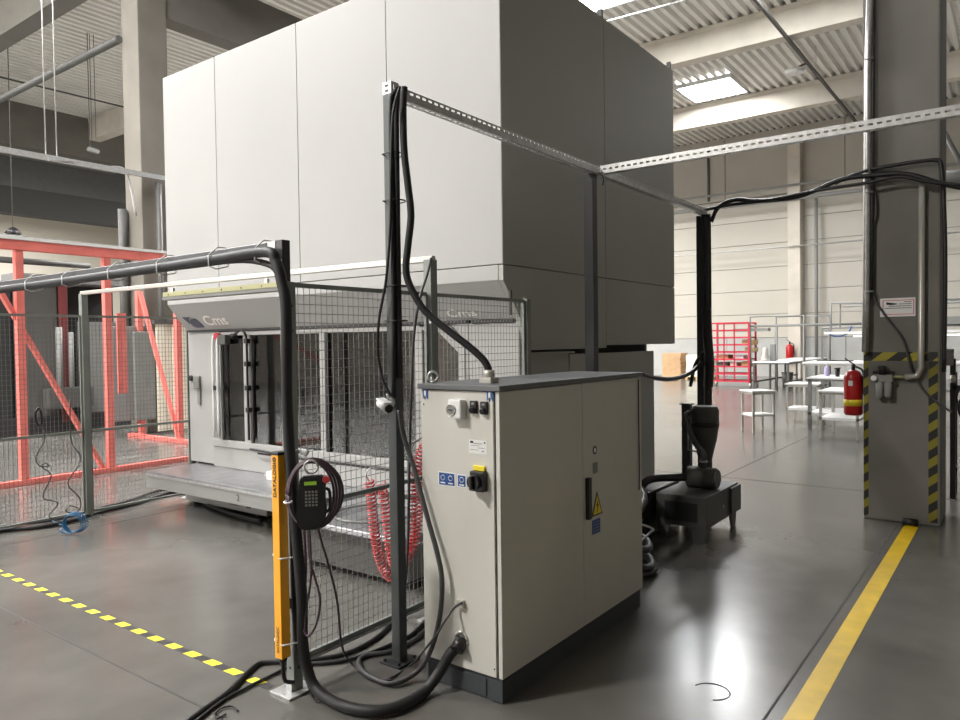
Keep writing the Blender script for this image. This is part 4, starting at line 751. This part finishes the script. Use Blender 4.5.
for i, (a, c) in enumerate(((.03, .09), (.03, .13), (.03, .21), (.03, .25))): ln.box(7.5515, 7.5535, y0_ + a, min(y0_ + c, y1_ - .04), z1_ - .04 - i * .018, z1_ - .034 - i * .018)
sn.part('text_lines', ln, 'dgrey')
# extinguisher on the column's far side
def extinguisher(p, s, label, band=True):
    t = T('fire_extinguisher', label, 'fire extinguisher', p); x, y, z = p
    t.part('cylinder', B().lathe(p, [(.07 * s, 0), (.083 * s, .02 * s), (.083 * s, .36 * s), (.06 * s, .41 * s), (.025 * s, .43 * s)], 24), 'redext')
    if band: t.part('label_band', B().lathe((x, y, z + .09 * s), [(.0835 * s, 0), (.0835 * s, .06 * s)], 24), 'yel', label='yellow label band'); t.part('white_label', B().box(x - .086, x - .08, y - .01, y + .03, z + .28, z + .33), 'white')
    t.part('valve', B().cyl((x, y, z + .43 * s), (x, y, z + .48 * s), .018 * s), 'black'); t.part('lever', B().bar((x, y - .02 * s, z + .47 * s), (x - .02 * s, y + .07 * s, z + .54 * s), .02 * s, .012 * s), 'black')
    t.part('discharge_hose', B().tube([(x, y - .02 * s, z + .46 * s), (x, y - .075 * s, z + .43 * s), (x, y - .088 * s, z + .36 * s), (x, y - .09 * s, z + .2 * s)], .01 * s, 6), 'black'); return t
extinguisher((7.70, 1.295, .945), 1., 'red fire extinguisher with yellow band hung on right column'); extinguisher((33.15, 8.04 , .62), 1.9, 'small red fire extinguisher on the far wall column', False)
bw = T('wall_hook', 'black wall bracket holding the column fire extinguisher', 'bracket', (7.7, 1.21, 1.3)); bw.part('plate', B().box(7.66, 7.74, 1.192, 1.205, 1.2, 1.35), 'black')
q = (7.587,0.870,0.000); bk = T('black_roller', 'small black cylinder lying at the foot of the right column', 'roller', q)
bk.part('roller', B().cyl((7.47, .86, .032), (7.47, .74, .032), .032), 'black'); bk.part('end_cap', B().cyl((7.47, .735, .032), (7.47, .74, .032), .024), 'dgrey')
# black rack of hoses right of the column
br = T('hose_rack', 'narrow black rack with hanging loops right of the column', 'rack', (9, .5, 0)); RX = 9.0
ra = [0.633,0.580,0.391]
br.part('upright', B().bar((RX, ra[1], 0.0), (RX, ra[1], 1.45), .05, .05), 'black'); br.part('upright', B().bar((RX + .3, ra[1], .0), (RX + .3, ra[1], 1.3), .04, .04), 'black'); br.part('crossbar', B().bar((RX, ra[1], 1.15), (RX, ra[2] - .4, 1.15), .05, .05), 'black'); br.part('crossbar', B().bar((RX, ra[1] - .02, .3), (RX + .3, ra[1], .3), .04, .04), 'black'); br.part('upright', B().bar((RX, ra[2] - .4, 0), (RX, ra[2] - .4, 1.2), .05, .05), 'black')
br.part('hanging_loop', B().torus((RX - .03, ra[1] - .2, 1.05), (1, 0, 0), .17, .012, 20, 6), 'black'); br.part('hanging_loop', B().torus((RX - .05, ra[1] - .25, .95), (1, .1, 0), .2, .012, 20, 6), 'black')
br.part('switch_box', B().box(RX - .06, RX + .04, ra[0] - .06, ra[0] + .03, 1.38, 1.55, .01), 'mgrey'); br.part('fitting', B().lathe((RX - .03, ra[1], 1.2), [(.02, 0), (.03, .03), (.02, .08)], 10), 'alu')
run('wall_pipe', [(12.000,0.929,3.876),(12.000,0.251,3.804)], .10, 'dgrey', 'short thick dark pipe right of the column high up', 'pipe'); run('tie_rod', [(12.000,0.883,4.500),(12.000,0.527,3.683)], .035, 'dgrey', 'slanting dark rod right of the column high up', 'rod')

# ================================================================ FLOOR MARKINGS
o = one('floor_tape', B().box(2.205, 2.255, 2.96, 9.5, .0004, .0016), 'haz_floor', 'yellow and black striped floor tape across the cell entrance', 'floor tape', (2.23, 4.5, 0))
o = one('floor_line', B().box(1.5, 7.52, .735, .845, .0004, .002), 'floorline', 'broad yellow painted floor line running to the right column', 'floor line', (5, .79, 0))
o = one('scuff_mark', B().torus((3.42, 1.19, .0005), (0, 0, 1), .085, .0035, 20, 4, .2, 4.3), 'joint', 'dark curved scuff ring on the shiny floor by yellow line', 'scuff', (3.42, 1.19, 0))

# ================================================================ FAR WORKSHOP
def frame_table(name, label, x0, x1, y0, y1, z1, shelf, m='alu', leg=.045, top='white', group=None, cat='table', th=.03, rot=0.):
    t = T(name, label, cat, ((x0 + x1) / 2, (y0 + y1) / 2, 0), group)
    t.part('table_top', B().box(x0 - .02, x1 + .02, y0 - .02, y1 + .02, z1 - th, z1, .004), top)
    for x in (x0 + leg / 2, x1 - leg / 2):
        for y in (y0 + leg / 2, y1 - leg / 2): t.part('leg', B().box(x - leg / 2, x + leg / 2, y - leg / 2, y + leg / 2, 0, z1 - th), m)
    if shelf: t.part('shelf', B().box(x0, x1, y0, y1, shelf - .02, shelf + .02), top)
    r = B()
    for y in (y0 + leg / 2, y1 - leg / 2): r.bar((x0, y, z1 - th - .02), (x1, y, z1 - th - .02), .03, .04)
    for x in (x0 + leg / 2, x1 - leg / 2): r.bar((x, y0, z1 - th - .02), (x, y1, z1 - th - .02), .03, .04)
    t.part('apron_rail', r, m); t.o.rotation_euler.z = rot; return t
frame_table('side_table', 'small white square table with a shelf standing alone on open floor', 13.465, 13.895, 3.655, 4.085, .755, .31, leg=.035, rot=math.radians(45))
frame_table('side_table', 'small pale table with low shelf behind the lone white table', 15.35, 16.0, 3.2, 3.80, .79, .28, leg=.035)
frame_table('side_table', 'small pale table with shelf beside the column extinguisher', 13.25, 14.3, 2.15, 2.75, .80, .33, leg=.04)
frame_table('work_table', 'taller grey framed table carrying a bottle and black cup', 14.35, 15.5, 1.6, 3.17, .965, .30, m='mgrey', leg=.06)
lt = frame_table('assembly_bench', 'long white topped bench with lamp frame across the far workshop', 19.5, 21.2, -4.5, 4.42, 1.09, 0, leg=.06, th=.05)
lt.part('low_rail', B().bar((20.3, -4.4, .4), (20.3, 4.3, .4), .05, .05), 'mgrey')
for y in (.8, -2): lt.part('leg', B().box(19.52, 19.58, y, y + .06, 0, 1.04), 'mgrey')
fr2 = lt.part('overhead_frame', B().tube([(21.1, 4.3, 1.05), (21.1, 4.3, 1.95), (21.1, -4.4, 1.95)], .03, 6, 1, False), 'mgrey')
lt.part('overhead_shelf', B().box(20.6, 21.3, -4.4, 4.9 - .75, 1.78, 1.84), 'white')
for y in (-3.2, -1.4, .4, 2.2): lt.part('lamp_tube', B().box(20.8, 20.95, y, y + 1.3, 1.70, 1.74), 'tube')
lt.part('dark_channel', B().box(20.9, 21.1, -4, 3.3, 1.98, 2.16), 'mgrey')
lt.part('hanging_lead', B().tube([(20.700,4.122,1.865),(20.700,4.003,1.759),(20.700,3.790,1.729),(20.700,3.602,1.803),(20.700,3.509,1.980)], .02, 6), 'blue', label='dark blue hanging lead'); 
for i, (p_, lb) in enumerate((((20.300,4.020,1.184), 'flat dark tool lying on the white assembly bench top'), ((20.300,3.671,1.172), 'flat dark part on the white bench top near the column'))):
    x, y, z = p_; one('bench_part', B().box(x - .12, x + .12, y - .25, y + .22, 1.09, 1.12, .01), 'dgrey', lb, 'tool', (x, y, 1.09), 'tools on the assembly bench')
fn = [(20.900,4.040,2.597),(20.900,4.041,1.864),(20.900,3.311,2.566),(20.900,3.825,2.510),(20.900,3.826,1.938)]
hf = T('hanging_rig', 'thin pale tube frame hung over the white assembly bench', 'frame', fn[0])
hf.part('top_tube', B().tube([fn[0], fn[2], (20.9, -4, fn[2][2])], .035, 6, 1, False), 'mgrey'); hf.part('drop_tube', B().tube([fn[0], fn[1]], .02, 6, 1, False), 'mgrey'); hf.part('drop_tube', B().tube([(20.95, fn[3][1], fn[0][2]), fn[4]], .02, 6, 1, False), 'mgrey'); hf.part('lower_tube', B().tube([(21.3, fn[3][1], fn[3][2]), (21.3, -4, fn[3][2])], .03, 6, 1, False), 'mgrey'); hf.part('drop_tube', B().tube([(20.9, 1.5, fn[0][2]), (20.9, 1.5, 2.16)], .03, 6, 1, False), 'mgrey'); hf.part('drop_tube', B().tube([(20.9, -3.9, fn[0][2]), (20.9, -3.9, 2.16)], .03, 6, 1, False), 'mgrey')
# items on the work table
bt = T('spray_bottle', 'pale violet bottle standing on the grey framed table', 'bottle', (14.9, 3.0, .96)); qb = (14.900,2.952,0.968)
bt.o.location = (14.9, qb[1], .96); bt.base = Vector((14.9, qb[1], .96)); M['vio'] = mat('violet_plastic', (.55, .48, .72), .4)
bt.part('bottle_body', B().lathe((14.9, qb[1], .96), [(.045, 0), (.05, .02), (.045, .16), (.018, .20)], 14), 'vio'); bt.part('cap', B().lathe((14.9, qb[1], 1.16), [(.016, 0), (.016, .04)], 10), 'white')
qb = (14.800,2.753,0.976); cu_ = T('black_cup', 'black cup standing on the grey framed table beside bottle', 'cup', (14.8, qb[1], .96)); cu_.part('cup_body', B().lathe((14.8, qb[1], .96), [(.035, 0), (.045, .15)], 14), 'black'); cu_.part('rim', B().lathe((14.8, qb[1], 1.11), [(.055, 0), (.055, .02)], 14), 'black')
# red shelf trolley
rk = T('shelf_trolley', 'tall red steel shelf trolley on castors in front of the far wall', 'trolley', (26.4, 8.1, 0)); ry0, ry1, rx0, rx1 = 7.62, 8.98, 25.9, 26.7
for x in (rx0, rx1):
    for y in (ry0, ry1): rk.part('upright', B().bar((x, y, .16), (x, y, 2.27), .06, .06), 'redrack')
for y in (ry0 + .5, ry1 - .5): rk.part('upright', B().bar((rx0, y, .2), (rx0, y, 2.25), .04, .04), 'redrack')
for i in range(9):
    z = .2 + i * .255; s_ = B(); s_.box(rx0, rx1, ry0, ry1, z, z + .012); s_.box(rx0 - .02, rx0 + .01, ry0, ry1, z - .015, z + .04); s_.box(rx1 - .01, rx1 + .02, ry0, ry1, z - .015, z + .04); rk.part('shelf', s_, 'redrack')
for x in (rx0, rx1):
    for y in (ry0 - .05, ry1 + .05): rk.part('castor', B().cyl((x, y - .03, .08), (x, y + .03, .08), .08), 'galv')
k = 0
LBX = ['brown carton low on the red trolley, near its middle', 'white bag low on the red trolley shelf', 'brown carton on the red trolley shelf with the white bag', 'dark carton one shelf above on the red trolley', 'pale carton at the right side of the red trolley', 'brown carton high on the right of the red trolley', 'pale packet on the lowest loaded red trolley shelf']
for (y_, lv, w_, h_, m_), lb in zip(((8.55, 3, .35, .16, 'card'), (8.0, 3, .3, .14, 'white'), (7.75, 2, .35, .18, 'card'), (8.6, 2, .4, .15, 'dgrey'), (7.65, 4, .3, .16, 'wood'), (7.7, 5, .4, .18, 'card'), (8.2, 2, .25, .14, 'cream')), LBX):
    z = .2 + lv * .255 + .012; one('carton', B().box(26.05, 26.6, y_ - w_ / 2, y_ + w_ / 2, z, z + h_, .01), m_, lb, 'box', (26.3, y_, z), 'cartons on the red trolley')
# pallets with stacked cardboard
for (y0p, y1p, hh, lb, lb2, xp) in ((11.62, 12.5, 1.0, 'stack of flat brown cardboard on a pallet left of black post', 'low wooden pallet under the brown cardboard stack', 29.9), (10.9, 11.45, .95, 'pale carton stack on a pallet beside the brown cardboard', 'low wooden pallet under the pale carton stack', 29.95), (10.3, 10.75, .9, 'narrow pale carton stack half behind the black post', 'low wooden pallet under the narrow pale stack', 29.95)):
    pt = T('pallet', lb2, 'pallet', (xp, (y0p + y1p) / 2, 0), 'pallets by the far wall')
    for i in range(5): pt.part('deck_board', B().box(xp + i * .18, xp + i * .18 + .13, y0p, y1p, .12, .144), 'wood')
    for y in (y0p, (y0p + y1p) / 2 - .05, y1p - .1): pt.part('stringer', B().box(xp, xp + .85, y, y + .1, 0, .12), 'wood')
    ct = T('cardboard_stack', lb, 'cardboard stack', (xp + .4, (y0p + y1p) / 2, .144), 'cardboard stacks'); z = .144
    while z < hh + .1:
        dz = random.uniform(.07, .12); j = random.uniform(-.02, .02); ct.part('sheet_bundle', B().box(xp + .03, xp + .82, y0p + .03 + j, y1p - .03 + j, z, z + dz - .008), 'card' if 'brown' in lb and 'beside' not in lb else 'cream'); z += dz
# back bench along x, with its tube frame
P = [(25.009,7.097,0.950),(34.344,8.149,0.950)]
bb = frame_table('packing_bench', 'narrow white topped bench with dark legs right of the red trolley', 24.2, 29.8, 5.9, 7.0, .95, 0, m='dgrey', leg=.06, th=.04)
bb.part('low_rail', B().bar((24.2, 6.95, .3), (29.8, 6.95, .3), .05, .05), 'dgrey'); bb.part('low_rail', B().bar((24.2, 5.95, .3), (29.8, 5.95, .3), .05, .05), 'dgrey')
for x in (26, 28): bb.part('leg', B().box(x, x + .06, 6.92, 6.98, 0, .91), 'dgrey')
tf = T('tube_frame', 'grey steel tube frame standing over the packing bench', 'frame', (26.5, 6.5, 0))
fz = [(26.000,7.607,2.448),(26.000,5.851,2.425),(26.000,5.267,2.373),(26.000,5.852,2.126),(26.000,7.609,2.170)]
z_ = fz[0][2]; tf.part('tube', B().tube([(26, fz[0][1], .0), (26, fz[0][1], z_), (26, fz[1][1], z_), (26, fz[1][1], 0)], .045, 6, 1, False), 'mgrey'); tf.part('tube', B().tube([(27, fz[0][1] - .6, 0), (27, fz[0][1] - .6, z_), (27, fz[2][1], z_), (27, fz[2][1], 0)], .045, 6, 1, False), 'mgrey'); z2 = fz[3][2]
tf.part('crossbar', B().tube([(26, fz[0][1], z2), (26, fz[2][1] - 1.5, z2)], .045, 6, 1, False), 'mgrey'); tf.part('lamp_shelf', B().box(26.0, 26.3, 7.0, 7.9 + .3, 1.95, 2.05), 'mgrey'); tf.part('upright', B().tube([(26, 6.72, 0), (26, 6.72, z2)], .035, 6, 1, False), 'mgrey')
pg_ = T('packing_goods', 'pale wrapped goods standing on the packing bench beside trolley', 'package', (24.6, 6.8, .95)); pg_.part('wrap', B().lathe((24.7, 6.75, .95), [(.13, 0), (.15, .1), (.08, .25), (.10, .38), (.05, .45)], 10), 'alu'); pg_.part('core', B().box(24.9, 25.05, 6.5, 6.65, .95, 1.5), 'mgrey')
bn = T('waste_bin', 'grey bin standing under the packing bench near the trolley', 'bin', (27.5, 6.75, 0)); bn.part('tub', B().lathe((27.5, 6.75, 0), [(.16, 0), (.20, .45)], 16), 'mgrey'); bn.part('rim', B().lathe((27.5, 6.75, .45), [(.21, 0), (.21, .03)], 16), 'dgrey')

# ================================================================ LEFT: RED STEEL FRAME AND WHAT STANDS BEHIND IT
rf = T('red_steel_frame', 'large open red painted steel frame standing behind the left mesh fence', 'frame', (4.5, 11.5, 0))
XR, YF, YK, ZF = 7.12, 9.9, 13.55, 2.95
def leg(name, x, y, w=.09, z1=ZF): return rf.part(name, B().box(x - w / 2, x + w / 2, y - w / 2, y + w / 2, 0, z1, .005), 'redsteel')
for x in (1.2, 3.86, 4.93): leg('post', x, YF)
leg('post', 7.18, 11.95, .1, 2.6); leg('post', 7.33, 13.5, .1, 2.75); leg('post', XR + .05, YF + .02, .1)
rf.part('top_beam', B().box(.5, XR, YF - .06, YF + .04, ZF - .06, ZF + .06, .005), 'redsteel'); rf.part('bottom_beam', B().box(.5, XR, YF - .05, YF + .05, .0, .07, .005), 'redsteel')
rf.part('side_beam', B().box(XR - .05, XR + .05, YF, YK, .0, .07, .005), 'redsteel'); None
rf.part('brace', B().bar((3.644,9.930,2.420), (4.851,9.930,0.037), .08, .05), 'redsteel'); rf.part('brace', B().bar((7.120,13.062,2.700), (7.120,11.856,-0.004), .07, .05), 'redsteel')
rf.part('brace', B().bar((.5, YF, 1.4), (3.654,9.930,2.817), .08, .05), 'redsteel')
rf.part('top_channel', B().box(.4, XR + .02, YF - .08, YF + .06, ZF + .062, ZF + .10), 'white', label='white channel on the top beam')
rf.part('hanging_plate', B().box(5.08, 5.20, YF + .02, YF + .06, 1.05, 2.15), 'redsteel')
# dark machine body inside
dm = T('grey_machine', 'grey sheet metal machine housing with a black opening behind red frame', 'machine', (4, 16, 0)); YM = 15.5
xa = [5.044,5.964,6.724,6.838,6.993,8.150,8.305,8.691]
zt = 2.992; zo = 2.222; zb = -0.036
dm.part('cladding', B().box(xa[1], xa[2], YM, YM + .1, .2, zt, .01), 'dgrey'); dm.part('body', B().box(xa[0], xa[5], YM + .6, YM + 2, .1, zt), 'dark'); dm.part('cladding', B().box(xa[4] + .15, xa[5] + .1, YM, YM + .1, .2, zo, .01), 'mgrey')
dm.part('red_pillar', B().box(xa[2] + .02, xa[3] + .05, YM - .1, YM, .2, zt, .01), 'maroon', label='dark red pillar'); dm.part('chrome_column', B().cyl((xa[3] - .22, YM - .3, .5), (xa[3] - .22, YM - .3, 2.1), .06), 'mgrey'); dm.part('chrome_column', B().cyl((xa[3], YM - .3, .5), (xa[3], YM - .3, 2.0), .05), 'mgrey')
dm.part('lintel', B().box(xa[1], xa[5] + .1, YM - .05, YM + .6, zt, zt + .15), 'mgrey'); dm.part('dark_skirt', B().box(xa[0], xa[7] + .1, YM - .05, YM + .1, 0.02, .35), 'blackm'); dm.part('left_opening', B().box(xa[0], xa[1], YM + .2, YM + .3, .1, zt), 'dark')
dm.part('door', B().box(xa[5] + .15, xa[7], YM - .3, YM - .2, .3, zt - .2, .01), 'mgrey'); dm.part('gear_block', B().box(xa[2] - .35, xa[3] + .4, YM - .35, YM - .1, .5, .9, .02), 'dgrey')
dm.part('loose_wire', B().tube([(xa[6], YM - .4, 1.9), (xa[6] + .1, YM - .42, 1.4), (xa[6] - .05, YM - .42, 1.1), (xa[6] + .05, YM - .4, .5)], .02, 6), 'black')
dm.part('top_pipe', B().tube([(xa[0], YM - .3, zt + .35), (xa[3] + .4, YM - .3, zt + .35)], .06, 8, 1, False), 'dgrey'); dm.part('top_pipe', B().tube([(xa[0], YM - .5, zt + .75), (xa[5] + .3, YM - .5, zt + .72)], .06, 8, 1, False), 'dgrey')
q0 = (7.607,13.400,2.126); q1 = (8.178,13.400,-0.179)
sb0 = (6.754,13.500,2.081); sb1 = (7.531,13.500,0.083); dm.part('side_box', B().box(sb0[0], sb1[0], 13.5, 13.66, .3, sb0[2], .02), 'mgrey'); dm.part('side_box', B().box(sb1[0] - .35, sb1[0] + .05, 13.42, 13.5, .3, sb0[2] - .1, .02), 'fpost')
cu = T('strip_curtain', 'pale cream curtain hanging behind the red frame and the machine corner', 'curtain', (q0[0], 13.4, 0)); ns = 9; wd = (q1[0] + .9 - q0[0]) / ns
for i in range(ns): cu.part('curtain_strip', B().box(q0[0] + i * wd, q0[0] + (i + .97) * wd, 13.4 + .03 * (i % 2), 13.43 + .03 * (i % 2), .05, q0[2], .008), 'cream')
cu.part('rail', B().box(q0[0] - .05, q0[0] + ns * wd, 13.38, 13.48, q0[2], q0[2] + .08), 'dgrey')
